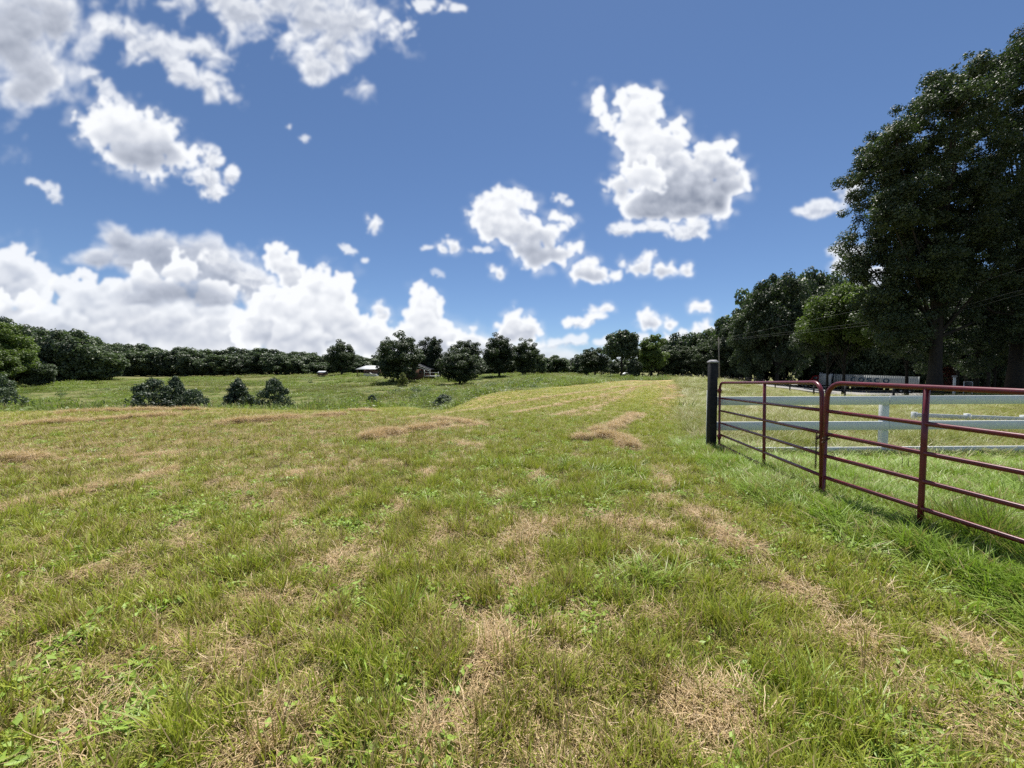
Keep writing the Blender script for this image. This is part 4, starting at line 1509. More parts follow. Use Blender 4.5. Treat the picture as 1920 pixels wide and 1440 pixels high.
# hay lying thick along the rows and heaps
hx_, hy_, hh_ = [], [], []
for S_, dn_, isp in ((STRAW, 150, 0), (PILES, 260, 1)):
    for P_, w_, am in S_:
        for a_, b_ in zip(P_[:-1], P_[1:]):
            L_ = float(np.linalg.norm(b_ - a_))
            rr_ = float(np.hypot(*((a_ + b_) / 2)))
            n_ = int(min(4000, dn_ * am * L_ * w_ * 2 / (1 + rr_ * .12)))
            t_ = RNG.random(n_)
            q_ = a_ + (b_ - a_) * t_[:, None] + RNG.normal(size=(n_, 2)) * w_ * .42
            hx_.append(q_[:, 0]); hy_.append(q_[:, 1]); hh_.append(np.full(n_, isp))
x, y, ip = np.concatenate(hx_), np.concatenate(hy_), np.concatenate(hh_)
keep = (mown(x, y) > .4) & (fbm(x * 3.2, y * 3.2, 44, 3) > np.where(ip > 0, -.10, .02))
x, y, ip = x[keep], y[keep], ip[keep]
r = np.hypot(x, y)
z = height(x, y) + pile_h(x, y) + RNG.random(len(x)) * (.010 + .03 * ip)
s = .85 + np.clip(r - 4, 0, 60) * .03
scatter('hay_rows', straw_c, np.c_[x, y, z + .01], rots(len(x), .10), np.c_[s, s, .8 + .9 * ip], RNG.integers(0, 5, len(x)), np.ones(len(x)), RNG.random(len(x)),
        'bleached hay raked into thin rows and low heaps across the mown field')

stalk_c = clump_collection('stalk_clump', [(blade_clump(790 + i, 3, .16, .34, .06, .0022, .45, .9, .8, seg=4), G_STRAW) for i in range(5)])
x, y = sample_wedge(2600, .8, 20, 1.2)
keep = mown(x, y) > .5
x, y = x[keep], y[keep]
scatter('dry_stalks', stalk_c, np.c_[x, y, height(x, y)], rots(len(x), .35), np.tile(RNG.uniform(.7, 1.3, (len(x), 1)), (1, 3)), RNG.integers(0, 5, len(x)), np.ones(len(x)), RNG.random(len(x)),
        'single bleached stalks sticking up out of the mown grass')

# 4. lush uncut grass along the gate and post
n = 15000
y = RNG.uniform(-1.5, 9.6, n)
gx_ = np.interp(y, [GE[1], GJ[1], GH[1], 9.5], [GE[0], GJ[0], GH[0], 4.7])
x = gx_ + RNG.normal(size=n) * .42 + .12
a2 = RNG.uniform(3.3, 16, n)
b2 = RNG.uniform(-1, 8.3, n)
x, y = np.r_[x, a2], np.r_[y, b2]
keep = (gate_side(x, y) > -.85) & (y > -1.2)
keep &= (np.abs(gate_side(x, y) + .02) > .10) | (RNG.random(len(x)) < .25)
gs = gate_side(x, y)
dn = np.exp(-np.clip(-gs - .15, 0, 9) * 2.2)
keep &= RNG.random(len(x)) < dn
lx, ly = sample_wedge(9000, 1.0, 24, 1.0)
lul = stroke_field(lx, ly, LUSH)
kk = (RNG.random(len(lx)) < lul * .75) & (gate_side(lx, ly) < -.2)
x, y = np.r_[x[keep], lx[kk]], np.r_[y[keep], ly[kk]]
gs = gate_side(x, y)
z = height(x, y)
hz = np.where(np.abs(gs) < .45, .55 + .25 * (RNG.random(len(x)) > .9) + .5 * (y < 3.4), np.where(gs < 0, .55, np.where(y > 6.3, .30, .66))) * (.6 + .6 * RNG.random(len(x))) * np.clip(1 + .5 * fbm(x * 1.6, y * 1.6, 81, 3), .4, 1.8)
s = np.full(len(x), 1.25)
scatter('uncut_grass', lush_c, np.c_[x, y, z], rots(len(x), .22), np.c_[s, s, hz], RNG.integers(0, 5, len(x)), np.clip(.12 + .3 * fbm(x, y, 91, 3), 0, 1), np.clip(.5 + .6 * fbm(x * .8, y * .8, 92, 3), 0, 1),
        'long bright green grass growing up through and behind the red gates')

# 5. tall tawny grass behind the white fence down to the road
x, y = sample_wedge(60000, 7, 110, 1.25)
gs = gate_side(x, y)
keep = (gs > -.3) & (y > 7.6)
x, y = x[keep], y[keep]
r = np.hypot(x, y)
az = 960 + F * x / y
_roadY = np.interp(az, [1190, 1345, 1435, 1502, 1555, 1640, 1900], [130, 90, 60, 52, 44, 40, 34])
keep = (y < _roadY)
x, y, r = x[keep], y[keep], r[keep]
z = height(x, y)
s = 1.0 + np.clip(r - 8, 0, 90) * .045
hz = (.45 + .55 * RNG.random(len(x))) * np.clip(1 + .5 * fbm(x * .5, y * .5, 101, 3), .35, 1.7) * (.35 + .65 * sstep(8.4, 10.5, y)) * (1 - .72 * sstep(12, 34, r))
scatter('tawny_grass', tall_c, np.c_[x, y, z], rots(len(x), .18), np.c_[s, s, hz], RNG.integers(0, 5, len(x)), np.clip(.24 + .45 * fbm(x * .35, y * .35, 111, 3), 0, 1), RNG.random(len(x)),
        'tall yellow green seeding grass between the white fence and the road')

# 6. small broad leaved weeds in the sward
x, y = sample_wedge(9000, .6, 22, 1.2)
dr, st, lu = dryness(x, y)
wn = fbm(x * 1.1 + 5, y * 1.1, 121, 3)
keep = (RNG.random(len(x)) < np.clip(.25 + wn, 0, 1)) & (st < .4)
x, y = x[keep], y[keep]
z = height(x, y)
scatter('broadleaf_weeds', weed_c, np.c_[x, y, z], rots(len(x), .1), np.tile(RNG.uniform(.5, 1.1, (len(x), 1)), (1, 3)), RNG.integers(0, 4, len(x)), np.zeros(len(x)), RNG.random(len(x)),
        'small broad leaved weeds scattered low in the grass')

# 7. rough meadow beyond the crest
x, y = sample_wedge(60000, 20, 200, .9, 60)
r = np.hypot(x, y)
az = 960 + F * x / y
keep = (mown(x, y) < .5) & (gate_side(x, y) < 0)
x, y, r = x[keep], y[keep], r[keep]
dn = fbm(x * .06, y * .09, 131, 4)
keep = RNG.random(len(x)) < np.clip(.55 + .9 * dn, .1, 1)
x, y, r, dn = x[keep], y[keep], r[keep], dn[keep]
z = height(x, y) - .05
s = RNG.uniform(.8, 1.5, len(x)) * (1 + r * .004)
hz = (.40 + .7 * RNG.random(len(x)) ** 2) * np.clip(1 + 2.0 * dn, .35, 3.0)
scatter('meadow_growth', mead_c, np.c_[x, y, z], rots(len(x), .08), np.c_[s, s, hz], RNG.integers(0, 6, len(x)), np.clip(.15 + .5 * fbm(x * .03, y * .05, 141, 3), 0, 1), np.clip(.25 + .5 * RNG.random(len(x)) + 1.1 * fbm(x * .06, y * .09, 151, 4), 0, 1),
        'rough green uncut meadow of weeds and grasses beyond the mown field')

# taller dark weeds standing singly in the meadow
wp = weed_clump(777, 260, 1.0, .26, .14)
weed_me = new_mesh('weed_plant', wp[0], np.array(wp[1]), M['leaf_weed'], {'tint': np.array(wp[2])})
for i in range(150):
    for _ in range(60):
        px, Y = random.choice([(random.uniform(30, 1300), random.uniform(50, 130)), (random.gauss(780, 60), random.gauss(62, 8)), (random.gauss(930, 50), random.gauss(68, 8)), (random.uniform(20, 700), random.uniform(55, 90))])
        Y = max(46, Y)
        X = (px - 960) / F * Y
        if mown(np.array([X]), np.array([Y]))[0] < .2 and gate_side(np.array([X]), np.array([Y]))[0] < -2:
            break
    o = link('tall_weed', weed_me, loc=(X, Y, gz(X, Y)), label='tall dark weed plant standing out of the far meadow', cat='plant', group='tall weeds in the far meadow')
    k = random.uniform(.35, 1.1) * random.choice([1, 1, 1.5])
    o.scale = (k * random.uniform(.9, 2.2), k * 1.2, k * random.uniform(.6, 1.2))
    o.rotation_euler = (0, 0, random.uniform(0, 6))


# ------------------------------------------------------------------ red gates
def rounded_frame(L, H, r, n=5):
    """closed outline in the x-z plane with the two top corners rounded"""
    pts = [(0, 0, 0), (0, 0, H - r)]
    for i in range(1, n + 1):
        a = math.pi / 2 * i / n
        pts.append((r - r * math.cos(a), 0, H - r + r * math.sin(a)))
    pts.append((L - r, 0, H))
    for i in range(1, n + 1):
        a = math.pi / 2 * i / n
        pts.append((L - r + r * math.sin(a), 0, H - r + r * math.cos(a)))
    pts.append((L, 0, 0))
    return pts


RAILS = [.21, .455, .705, .965]
GATE_H = 1.285


def make_gate(A, B, zA, zB, braces, label):
    """A -> B on the ground; local x runs from A to B"""
    v = B - A
    L = float(np.linalg.norm(v))
    rz = math.atan2(v[1], v[0])
    ry = -math.atan2(zB - zA, L)
    o = thing('tube_gate', label, 'gate', (A[0], A[1], zA), (0, ry, rz))
    MB().tube(rounded_frame(L, GATE_H, .17), .024, 12, closed=True).build('frame', M['red_paint'], o, True)
    rail = MB().tube([(.0, 0, 0)] + [(L * i / 8, .0, 0) for i in range(1, 8)] + [(L, 0, 0)], .0205, 10).mesh('rail', M['red_paint'], True)
    for h in RAILS:
        link('rail', rail, o, loc=(0, 0, h))
    br = MB().tube([(0, 0, -.075), (0, 0, .3), (0, 0, .8), (0, 0, GATE_H)], .0225, 10).mesh('brace', M['red_paint'], True)
    for t in braces:
        link('brace', br, o, loc=(L * t, 0, 0))
    return o, L


ZJ = gz(*GJ) + .08
ZH = at(1345, 833, GH[1]).z
g1, L1 = make_gate(GH, GJ + np.array([.012, .03]), ZH, ZJ, [.585], 'red tube gate hinged on the black post, its far one of two')
g2, L2 = make_gate(GJ + np.array([-.005, -.025]), GE, ZJ, ZJ - .03, [.205, .5, .8], 'nearer red tube gate running out past the photo edge')
# hinges on the far gate
for h in (.16, 1.12):
    mb = MB().tube([(-.13, 0, h), (-.02, 0, h)], .012, 8)
    mb.tube([(0, 0, h - .045), (0, 0, h + .045)], .036, 10)
    mb.box(-.035, .035, -.035, .035, h - .012, h + .012)
    mb.build('hinge', M['red_paint'], g1)
# chain collars at the meeting stiles
for sx in (-1, 1):
    mb = MB()
    rr = random.Random(3 + sx)
    for k in range(7):
        c = Vector((sx * (.030 + .012 * rr.random()) - .0, rr.uniform(-.04, .04), .60 + k * .014))
        ring = [c + Vector((.018 * math.cos(a) * (1 + .3 * rr.random()), .014 * math.sin(a), .014 * math.sin(a + .6))) for a in np.linspace(0, 5.5, 8)]
        mb.tube(ring, .006, 5, closed=True)
    mb.build('latch', M['rust'], g2, loc=(-.018, 0, .02)) if sx > 0 else mb.build('latch', M['rust'], g1, loc=(L1 + .02, 0, .02))
# hanging chain
mb = MB()
for k in range(20):
    z = -.0215 * k
    ring = []
    for a in np.linspace(0, 2 * math.pi, 9)[:-1]:
        u, w = .009 * math.cos(a), .0165 * math.sin(a)
        ring.append((u, 0, z + w) if k % 2 else (0, u, z + w))
    mb.tube(ring, .0032, 5, closed=True)
cj = at(1531, 812, 4.42)
mb.build('chain', M['rust'], loc=cj, label='rusty chain hanging from the latch where the two red gates meet', cat='chain')

# black gate post
pb_ = at(1336, 715, 8.1)
pz = gz(pb_.x, 8.1)
top_z = at(1336, 677, 8.1).z
H = top_z - pz
post = thing('gate_post', 'tall square black gate post with a pale weathered cap', 'post', (pb_.x, 8.1, pz - .1), (0, 0, .03))
MB().box(-.073, .073, -.073, .073, 0, H + .06, .006).build('shaft', M['black_post'], post)
mb = MB()
c = .084
z0 = H + .06
v = [(-c, -c, z0), (c, -c, z0), (c, c, z0), (-c, c, z0), (-c, -c, z0 + .025), (c, -c, z0 + .025), (c, c, z0 + .025), (-c, c, z0 + .025),
     (-.045, -.045, z0 + .065), (.045, -.045, z0 + .065), (.045, .045, z0 + .065), (-.045, .045, z0 + .065)]
f = [(3, 2, 1, 0), (8, 9, 10, 11)]
for b0 in (0, 4):
    for i in range(4):
        j = (i + 1) % 4
        f.append((b0 + i, b0 + j, b0 + 4 + j, b0 + 4 + i))
mb.quadmesh(v, f)
mb.build('cap', M['post_cap'], post)

# ------------------------------------------------------------------ white board fence
FY = 8.15
fx = [at(p, 790, FY).x for p in (1335, 1663, 1995, 2330)]
fence = thing('board_fence', 'white three-board fence behind the red gates', 'fence', (fx[0], FY, 0))
zb = [(at(1345, 744, FY).z, at(1345, 760, FY).z), (at(1345, 791, FY).z, at(1345, 807, FY).z), (at(1345, 839, FY).z, at(1345, 855, FY).z)]
slope = (at(1900, 741.2, FY).z - at(1345, 744, FY).z) / (at(1900, 741, FY).x - at(1345, 744, FY).x)
for i, X in enumerate(fx):
    zt = zb[0][0] + slope * (X - fx[0])
    zg = gz(X, FY) - .15
    w_ = .068 if i else .062
    dyy = .02
    MB().box(-w_, w_, dyy, dyy + .11, zg, zt + (.14 if i == 0 else -.02), .006).build('post', M['white_board'], fence, loc=(X - fx[0], 0, 0))
for k in range(3):
    for i in range(3):
        a, b = fx[i] - fx[0] + .035, fx[i + 1] - fx[0] + .03
        zm = (zb[k][0] + zb[k][1]) / 2 + slope * (a)
        hh = (zb[k][0] - zb[k][1]) / 2
        mb = MB()
        L = b - a
        seg = 6
        for sg in range(1):
            mb.box(0, L - .006, -.022, .016, -hh, hh, .004)
        ob = mb.build('board', M['white_board'], fence, loc=(a, 0, zm), rot=(0, -math.atan(slope) + random.uniform(-.0015, .0015), random.uniform(-.002, .002)))

# second, farther white fence glimpsed through the grass
f2 = thing('board_fence', 'low white fence half hidden in tall grass behind the nearer white one', 'fence', (0, 0, 0))
p0, p1 = at(1715, 760, 15), at(1925, 765, 13.5)
p0.z, p1.z = gz(p0.x, p0.y), gz(p1.x, p1.y)
dv = p1 - p0
for t in (.0, .5, .98):
    q = p0 + dv * t
    MB().box(-.07, .07, -.07, .07, -.1, .42, .005).build('post', M['white_board'], f2, loc=(q.x, q.y, gz(q.x, q.y)))
L = dv.length
for a, b in ((0, .49), (.51, .98)):
    for h in (.02, .24):
        q = p0 + dv * a
        MB().box(0, L * (b - a), -.02, .02, 0, .15, .004).build('board', M['white_board'], f2, loc=(q.x, q.y - .1, gz(q.x, q.y) + h), rot=(0, 0, math.atan2(dv.y, dv.x)))

# wire fence with dark posts following the road
wf = thing('wire_fence', 'line of short dark posts with wires following the near edge of the road', 'fence', (0, 0, 0))
post_px = [1145, 1163, 1178, 1190, 1205, 1216, 1237, 1249, 1256, 1265, 1280, 1296, 1310, 1320, 1359, 1367, 1376, 1387, 1400, 1415, 1433, 1454, 1482, 1527, 1585, 1677]
prev = None
wr = MB()
for p in post_px:
    if p < 1340:
        Yp = float(np.interp(p, [1145, 1200, 1265, 1325], [126, 118, 104, 92]))
    else:
        Yp = 17.4 * F / (p - 1250)
        Yp = min(Yp, 96)
    X = (p - 960) / F * Yp
    z = gz(X, Yp)
    hh = 1.25
    w_ = .055 + .0006 * Yp
    MB().tube([(0, 0, -.2), (random.uniform(-.05, .05), 0, hh)], w_, 8).build('post', M['black_post'], wf, loc=(X, Yp, z))
    for k, h in enumerate((.5, .85, 1.15)):
        q = Vector((X, Yp - .07, z + h))
        if prev is not None:
            wr.tube([prev[k], q], .006, 4)
    prev = [Vector((X, Yp - .07, z + h)) for h in (.5, .85, 1.15)]
wr.build('wire', M['wire'], wf)

# ------------------------------------------------------------------ utility poles and cables
P1 = at(1348, 640, 84)
z1 = gz(P1.x, 84)
up = thing('utility_pole', 'thin weathered utility pole rising just beyond the black gate post', 'pole', (P1.x, 84, z1))
H1 = at(1342, 632, 84).z - z1
MB().tube([(.25, 0, -.3), (.1, 0, H1 * .5), (-.1, 0, H1)], .13, 8, rs=[.16, .14, .11]).build('shaft', M['pole_wood'], up, True)
guy = MB().tube([at(1314, 711, 86), at(1319, 697, 84)], .05, 5)
guy.build('guy_marker', M['post_cap'], None, label='short slanting pale rod at the road edge left of the black gate post', cat='rod')
P2 = Vector((56.0, 30.0, 0))
z2 = gz(P2.x, P2.y)
up2 = thing('utility_pole', 'utility pole carrying the cables out past the photo edge', 'pole', (P2.x, P2.y, z2))
MB().tube([(0, 0, -.3), (0, 0, 13)], .14, 8, rs=[.18, .12]).build('shaft', M['pole_wood'], up2, True)
MB().box(-.9, .9, -.06, .06, 12.2, 12.4).build('crossarm', M['pole_wood'], up2)
for (a0, b0, hh) in [((1700, 562), (1920, 503), 1), ((1676, 597), (1920, 543), 2), ((1680, 603), (1920, 551), 3)]:
    a, b = at(a0[0], a0[1], 45), at(b0[0], b0[1], 30)
    d = (a - b)
    s = P1 + Vector((0, 0, (z1 + H1 - .2) - P1.z - .25 * hh))
    pts = []
    e = b + (b - a) * .5
    for i in range(31):
        t = i / 30
        q = s.lerp(e, t)
        # pass near the two seen points
        pts.append(q)
    # bend the line so that it goes through a and b
    ctrlp = [s, a, b, e]
    pts = []
    for i in range(41):
        t = i / 40 * 3
        k = min(2, int(t))
        u = t - k
        p_1, p0_, p1_, p2_ = ctrlp[max(0, k - 1)], ctrlp[k], ctrlp[k + 1], ctrlp[min(3, k + 2)]
        pts.append(.5 * ((2 * p0_) + (p1_ - p_1) * u + (2 * p_1 - 5 * p0_ + 4 * p1_ - p2_) * u * u + (3 * p0_ - p_1 - 3 * p1_ + p2_) * u ** 3))
    lab = ['uppermost utility cable crossing in front of the great oaks', 'middle utility cable of the close lower pair', 'lowest utility cable of the close pair'][hh - 1]
    MB().tube(pts, .012, 4).build('cable', M['wire'], label=lab, cat='cable')


# ------------------------------------------------------------------ the truck
def make_truck():
    A = at(1563, 701, 95)       # far top corner of the container (front end)
    B = at(1722, 706.5, 84)
    v = Vector((A.x - B.x, A.y - B.y, 0))
    L = v.length
    rz = math.atan2(v.y, v.x)
    H = 2.6
    zt0 = B.z
    tilt = math.atan2(A.z - B.z, L)
    root = thing('semi_truck', 'red semi truck hauling a long pale grey shipping container under the trees', 'truck', (B.x, B.y, zt0 - H), (0, -tilt, rz))
    # local: x from rear (0) to front (L); the side facing the camera is +y or -y
    # camera side
    camv = Vector((-B.x, -B.y, 0))
    left = Vector((-math.sin(rz), math.cos(rz), 0))
    s = 1 if left.dot(camv) > 0 else -1
    W = 2.44
    y0 = 0.0
    yb = -s * W
    # corrugated container: panels as ribs
    mb = MB()
    lo, hi = min(y0 - s * .04, yb), max(y0 - s * .04, yb)
    mb.box(.08, L - .08, lo, hi, .14, H - .10)
    mb.build('container_box', M['container'], root)
    rib = MB().box(0, .16, min(0, s * .035), max(0, s * .035), .16, H - .12, .01).mesh('side_panel', M['container'])
    n = int((L - .5) / .36)
    for i in range(n):
        link('side_panel', rib, root, loc=(.28 + i * .36, -s * .04, 0))
    mb = MB()
    for x0 in (0, L - .14):
        for yy in (y0, yb + s * .14):
            mb.box(x0, x0 + .14, min(yy, yy - s * .14), max(yy, yy - s * .14), 0, H)
    for zz in (0, H - .12):
        mb.box(.14, L - .14, min(y0, y0 - s * .08), max(y0, y0 - s * .08), zz, zz + .12)
    mb.build('container_frame', M['container'], root)
    # letters
    def glyph(ch, x, z, h, w, t):
        mb = MB()
        def arc(cx, cz, rx, rz_, a0, a1, n=12):
            return [(cx + rx * math.cos(a), 0, cz + rz_ * math.sin(a)) for a in np.linspace(a0, a1, n)]
        # local letter plane: u to the reader's right
        if ch == 'O':
            P = arc(0, 0, w / 2, h / 2, 0, 2 * math.pi, 17)
        elif ch == 'C':
            P = arc(0, 0, w / 2, h / 2, math.radians(50), math.radians(310), 13)
        else:
            P = arc(0, h / 4, w / 2 * .9, h / 4, math.radians(30), math.radians(270), 9) + arc(0, -h / 4, w / 2 * .9, h / 4, math.radians(90), math.radians(-150), 9)[1:]
        verts, faces = [], []
        for i, p in enumerate(P):
            a = Vector(P[max(0, i - 1)]); b = Vector(P[min(len(P) - 1, i + 1)])
            if ch == 'O' and i in (0, len(P) - 1):
                a, b = Vector(P[-2]), Vector(P[1])
            tt = (b - a).normalized()
            nn = Vector((-tt.z, 0, tt.x))
            for sg in (-1, 1):
                q = Vector(p) + nn * sg * t / 2
                for yy in (0, .02):
                    verts.append((q.x, yy, q.z))
        for i in range(len(P) - 1):
            a, b = i * 4, i * 4 + 4
            faces += [(a, a + 2, b + 2, b), (a + 1, b + 1, b + 3, a + 3), (a, b, b + 1, a + 1), (a + 2, a + 3, b + 3, b + 2)]
        mb.quadmesh(verts, faces)
        return mb
    # reader looks at the side; reader's right is towards the rear (x decreasing) as the front is at the left
    us = -1
    for ch, px in zip('COSCO', (1600, 1614.5, 1629.5, 1644.5, 1661.5)):
        # place by the share of the container's length seen left of it
        ax, bx = (A.x / A.y), (B.x / B.y)
        k = (px - 960) / F
        # solve position along the side
        lo_, hi_ = 0.0, 1.0
        for _ in range(40):
            m_ = (lo_ + hi_) / 2
            q = A.lerp(B, m_)
            if q.x / q.y < k: lo_ = m_
            else: hi_ = m_
        xx = L * (1 - lo_)
        g = glyph(ch, 0, 0, .92, .86, .24)
        o = g.build('letter', M['blue_letter'], root, loc=(xx, s * .0, 1.42))
        o.scale = (us, 1, 1)
        o.location.y = .006 if s > 0 else -.026
    # small stencil lines high on the front part
    for i in range(6):
        MB().box(0, .11, 0, .012, 0, .16).build('stencil_mark', M['dark_metal'], root, loc=(L - 3.4 - i * .19, .0 if s > 0 else -.012, 2.1))
    # chassis
    mb = MB()
    mb.box(.1, L - .1, yb + (.7 if s < 0 else 0) if s < 0 else -1.7, (yb + 1.7) if s < 0 else -.7, -.35, -.02)
    mb.build('chassis', M['dark_metal'], root)

    def wheel(x, y, r=.5):
        w = link('wheel', None, root, loc=(x, y, -.78))
        mb = MB()
        prof = [(r * .62, -.13), (r * .97, -.14), (r, -.08), (r, .08), (r * .97, .14), (r * .62, .13)]
        n = 20
        vv = [(pr * math.cos(2 * math.pi * k / n), o_, pr * math.sin(2 * math.pi * k / n)) for pr, o_ in prof for k in range(n)]
        ff = [(j * n + k, j * n + (k + 1) % n, ((j + 1) % 6) * n + (k + 1) % n, ((j + 1) % 6) * n + k) for j in range(6) for k in range(n)]
        mb.quadmesh(vv, ff)
        mb.build('tyre', M['rubber'], w)
        MB().tube([(0, -.06, 0), (0, .06, 0)], r * .6, 16).build('rim', M['rim'], w)
    yc = y0 - s * .25
    yo = yb + s * .25
    for x in (1.3, 2.6):
        wheel(x, yc); wheel(x, yo)
    # landing gear
    MB().box(L - 4.0, L - 3.85, min(yc, yc - s * .1), max(yc, yc - s * .1), -1.15, -.35).build('landing_leg', M['dark_metal'], root)
    # tractor: grey sleeper then red hood
    T0 = L + .5
    cab = MB()
    ya, yd = sorted((y0 - s * .05, yb + s * .05))
    cab.box(T0, T0 + 2.5, ya, yd, -.35, 2.55, .12)
    cab.build('sleeper', M['truck_grey'], root)
    mb = MB()
    v = [(T0 + 2.5, -.35), (T0 + 4.4, -.35), (T0 + 4.4, .75), (T0 + 4.2, 1.0), (T0 + 3.6, 1.95), (T0 + 2.5, 2.2)]
    n = len(v)
    vv = [(a, ya, b) for a, b in v] + [(a, yd, b) for a, b in v]
    ff = [(i, (i + 1) % n, n + (i + 1) % n, n + i) for i in range(n)]
    ff += [(0, 1, 2, 3), (0, 3, 4, 5), (n + 3, n + 2, n + 1, n), (n + 5, n + 4, n + 3, n)]
    mb.quadmesh(vv, ff)
    mb.build('cab', M['truck_red'], root)
    ys = (y0 - s * .045) if s > 0 else y0 - s * .045
    MB().box(T0 + 2.8, T0 + 3.6, *sorted((y0 - s * .05, y0 - s * .03)), 1.0, 1.7).build('window', M['glass'], root)
    mb = MB()
    hy0, hy1 = ya + .25, yd - .25
    v = [(T0 + 4.4, -.35), (T0 + 6.2, -.35), (T0 + 6.25, .3), (T0 + 5.9, .72), (T0 + 4.4, .95)]
    n = 5
    vv = [(a, hy0, b) for a, b in v] + [(a, hy1, b) for a, b in v]
    ff = [(i, (i + 1) % n, n + (i + 1) % n, n + i) for i in range(n)] + [(0, 1, 2, 3), (0, 3, 4, 4), (n + 3, n + 2, n + 1, n), (n + 4, n + 4, n + 3, n)]
    ff = [q for q in ff if len(set(q)) == 4] + []
    mb.quadmesh(vv, ff)
    mb.build('hood', M['truck_red'], root)
    MB().box(T0 + 6.2, T0 + 6.4, hy0, hy1, -.6, -.1, .03).build('bumper', M['rim'], root)
    MB().box(T0 + .1, T0 + 5.9, ya + .8, yd - .8, -.7, -.36).build('tractor_frame', M['dark_metal'], root)
    for x in (T0 - .1, T0 + 1.2, T0 + 5.1):
        wheel(x, yc); wheel(x, yo)
    for yy in (ya + .1, yd - .1):
        MB().tube([(T0 + 2.3, yy, 0), (T0 + 2.3, yy, 2.9)], .08, 8).build('exhaust_pipe', M['rim'], root)


make_truck()

# ------------------------------------------------------------------ farm buildings
def hx(px, Y):
    return (px - 960) / F * Y


def open_barn():
    Y = 138
    x0, x1 = hx(677, Y), hx(716, Y)
    cx = (x0 + x1) / 2
    z = gz(cx, Y)
    zr = at(700, 685.5, Y).z - z
    ze = at(700, 692, Y).z - z
    o = thing('open_barn', 'open-sided barn with a bright white metal roof beside the large oak', 'barn', (cx, Y, z))
    w = (x1 - x0) / 2
    dpt = 7.0
    mb = MB()
    v = [(-w - .4, -dpt / 2 - .4, ze), (w + .4, -dpt / 2 - .4, ze), (w - .2, 0, zr), (-w + 1.8, 0, zr), (-w + 0.2, dpt / 2 + .4, ze), (w + .4, dpt / 2 + .4, ze)]
    v += [(a, b, c - .15) for a, b, c in v]
    f = [(0, 1, 2, 3), (3, 2, 5, 4), (9, 8, 7, 6), (10, 11, 8, 9), (0, 6, 7, 1), (4, 5, 11, 10), (1, 7, 8, 2), (2, 8, 11, 5), (0, 3, 9, 6), (3, 4, 10, 9)]
    mb.quadmesh(v, f)
    mb.build('roof', M['white_roof'], o)
    for X in (-w + .1, -w / 3, w / 3, w - .1):
        for yy in (-dpt / 2, dpt / 2):
            MB().box(-.1, .1, -.1, .1, -.3, ze - .14).build('post', M['brown_wall'], o, loc=(X, yy, 0))
    MB().box(-w + .1, w - .1, dpt / 2 + .12, dpt / 2 + .24, -.2, ze - .16).build('wall', M['brown_wall'], o)
    MB().box(w - .2 - 2.2, w - .2, -dpt / 2 + .3, dpt / 2, -.2, ze - .16).build('wall', M['brown_wall'], o)
    # pale covered thing inside
    mb = MB()
    rr = 8
    vv, ff = [], []
    prof = [(0, 0), (.0, .9), (.6, 1.25), (2.2, 1.35), (3.0, 1.0), (4.6, .85), (4.9, 0)]
    for a, b in prof:
        vv += [(a, 0, b), (a, 1.7, b)]
    for i in range(len(prof) - 1):
        ff.append((i * 2, i * 2 + 2, i * 2 + 3, i * 2 + 1))
    for yy in (0, 1):
        ff += [(yy, 2 + yy, 10 + yy, 12 + yy), (2 + yy, 4 + yy, 8 + yy, 10 + yy)]
    mb.quadmesh(vv, ff)
    p = at(681, 700, Y - 5)
    mb.build('covered_boat', M['white_trim'], loc=(p.x, Y - 5, gz(p.x, Y - 5)), label='low white covered vehicle parked in front of the open barn', cat='vehicle')


def small_shed():
    Y = 150
    p = at(605, 700, Y)
    z = gz(p.x, Y)
    zt = at(605, 697.3, Y).z - z
    w = 6 / F * Y
    o = thing('shed', 'tiny shed with a white roof at the meadow rim left of the lone oak', 'shed', (p.x, Y, z))
    MB().box(-w, w, -1.5, 1.5, -.2, zt - .35).build('wall', M['brown_wall'], o)
    mb = MB()
    v = [(-w - .2, -1.8, zt - .33), (w + .2, -1.8, zt - .33), (w + .2, 0, zt + .35), (-w - .2, 0, zt + .35), (-w - .2, 1.8, zt - .33), (w + .2, 1.8, zt - .33)]
    mb.quadmesh(v, [(0, 1, 2, 3), (3, 2, 5, 4), (0, 4, 5, 1)])
    mb.build('roof', M['white_roof'], o)


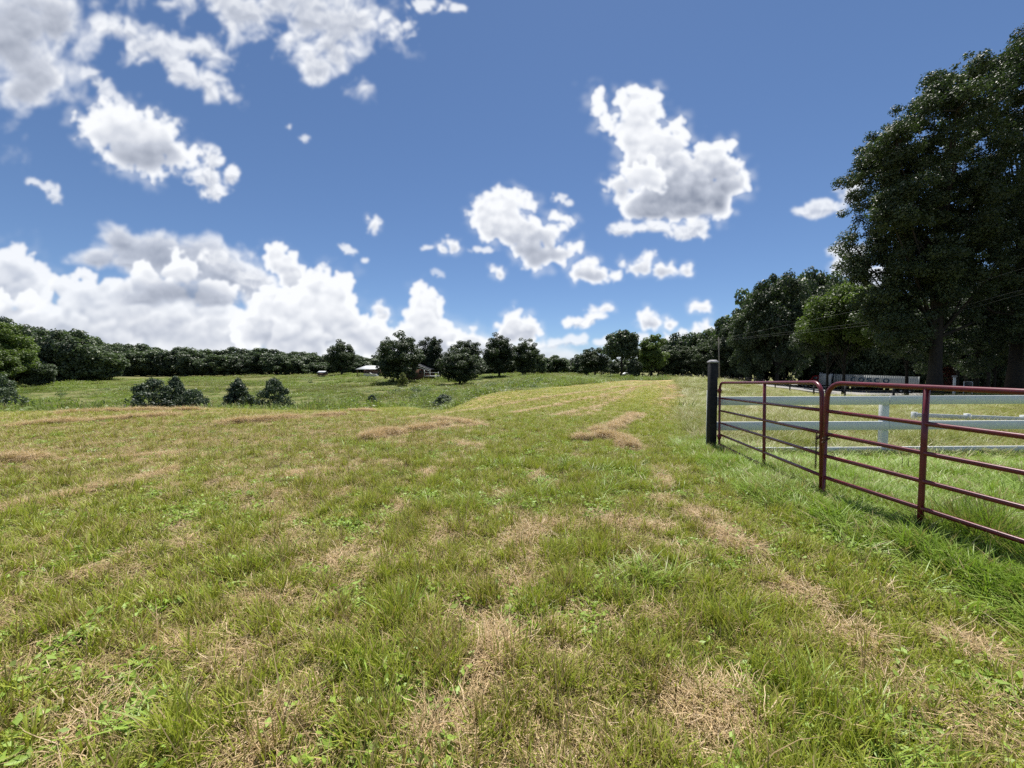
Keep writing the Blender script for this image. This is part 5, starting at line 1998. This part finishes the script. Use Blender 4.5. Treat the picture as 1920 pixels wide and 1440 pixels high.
def farmhouse():
    Y = 108
    x0, x1 = hx(783, Y), hx(806, Y)
    cx = (x0 + x1) / 2
    z = at(795, 704, Y).z
    zr = at(785, 682.5, Y).z - z
    ze = at(806, 692, Y).z - z
    o = thing('farmhouse', 'low farmhouse with a dark gabled roof and pale eaves between the oaks', 'house', (cx, Y, z), (0, 0, .0))
    w = (x1 - x0) / 2
    xr = -w - .2
    MB().box(-w * 3.2, w - .4, 0, 9, -2.0, ze - .1).build('wall', M['brick_wall'], o)
    mb = MB()
    v = [(xr, -.5, zr), (w + .3, -.5, ze), (w + .3, 9.5, ze), (xr, 9.5, zr), (-w * 3.4, -.5, ze), (-w * 3.4, 9.5, ze)]
    v += [(a, b, c - .18) for a, b, c in v]
    mb.quadmesh(v, [(0, 1, 2, 3), (0, 3, 5, 4), (6, 9, 8, 7), (6, 10, 11, 9), (1, 7, 8, 2), (4, 5, 11, 10), (0, 6, 7, 1), (0, 4, 10, 6), (3, 2, 8, 9), (3, 9, 11, 5)])
    mb.build('roof', M['shingle_roof'], o)
    for k in range(2):
        d = k * .55
        a, b = Vector((xr + .1, -.56, zr - .25 - d)), Vector((w + .3, -.56, ze - .25 - d * .6))
        MB().tube([a, b], .09, 4).build('bargeboard', M['white_trim'], o)
    # gable infill
    mb = MB()
    mb.quadmesh([(xr, .02, zr - .2), (w - .4, .02, ze - .15), (-w * 3.2, .02, ze - .15), (xr, .3, zr - .2), (w - .4, .3, ze - .15), (-w * 3.2, .3, ze - .15)], [(0, 1, 4, 3), (0, 3, 5, 2), (1, 2, 5, 4)])
    mb.build('gable', M['brick_wall'], o)
    for X in (-w + .4, -.2, 1.0):
        wn = MB().box(X, X + .75, -.05, .0, .5, 1.5).build('window', M['glass'], o)
    # porch deck and rail running right
    MB().box(w * .2, w + 2.8, -1.6, .0 - .01, -.25, -.05).build('porch_deck', M['white_trim'], o)
    for X in (w * .25, w + .3, w + 2.6):
        MB().box(X, X + .12, -1.5, -1.38, -.04, ze - .2 if X < w else 1.0).build('porch_post', M['white_trim'], o)
    MB().box(w * .2, w + 2.8, -1.5, -1.42, .75, .85).build('porch_rail', M['white_trim'], o)


open_barn()
small_shed()
farmhouse()
# far pale roof seen beside the open crowned tree
Y = 126
p = at(1176, 699, Y)
o = thing('car', 'pale parked car glimpsed beneath the tall open-crowned tree', 'car', (p.x, Y, gz(p.x, Y)), (0, 0, .2))
zc = max(.2, p.z - gz(p.x, Y))
mb = MB()
prof = [(-2.1, .35), (-2.1, .85), (-1.3, .95), (-.7, 1.4), (.7, 1.42), (1.4, .95), (2.1, .82), (2.1, .35)]
n = 8
mb.quadmesh([(a, -.85, b) for a, b in prof] + [(a, .85, b) for a, b in prof], [(i, (i + 1) % n, n + (i + 1) % n, n + i) for i in range(n)] + [(0, 1, 2, 7), (2, 5, 6, 7), (2, 3, 4, 5), (n + 7, n + 2, n + 1, n), (n + 7, n + 6, n + 5, n + 2), (n + 5, n + 4, n + 3, n + 2)])
mb.build('body', M['truck_grey'], o)
for X in (-1.3, 1.3):
    for yy in (-.86, .7):
        MB().tube([(X, yy, .33), (X, yy + .16, .33)], .33, 12).build('wheel', M['rubber'], o)

# red leaved shrub and pale things in the shade under the great oaks
rp = cedar_proto(610, M['leaf_red'], 3, 2.4, 3500, .16, .4)
place_tree(rp, 1776, 691, 0, 14, 52, 'rusty red leaved shrub in the shade between the great oaks', 'red_shrub', cat='shrub', crown_name='foliage')
Y = 50
p = at(1789, 726, Y)
zg = gz(p.x, Y)
o = thing('mailbox', 'pale post with a small box on top beside the red leaved shrub', 'mailbox', (p.x, Y, zg - .1))
zt = at(1789, 702, Y).z - zg
MB().box(-.10, .10, -.10, .10, 0, zt - .3, .01).build('post', M['white_trim'], o)
MB().box(-.13, .13, -.25, .25, zt - .29, zt - .03, .04).build('box', M['post_cap'], o)
p = at(1815, 726, 48)
zg = gz(p.x, 48)
o = thing('yard_sign', 'small dark board in a pale frame standing in the shade near the thick trunk', 'sign', (p.x, 48, zg))
w, ztop = .5, at(1815, 715.5, 48).z - zg
MB().box(-w, w, -.02, .02, ztop - .75, ztop - .04).build('board', M['dark_metal'], o)
mb = MB()
mb.box(-w - .05, -w - .001, -.03, .03, -.2, ztop); mb.box(w + .001, w + .05, -.03, .03, -.2, ztop); mb.box(-w, w, -.03, .03, ztop - .038, ztop)
mb.build('frame', M['white_trim'], o)
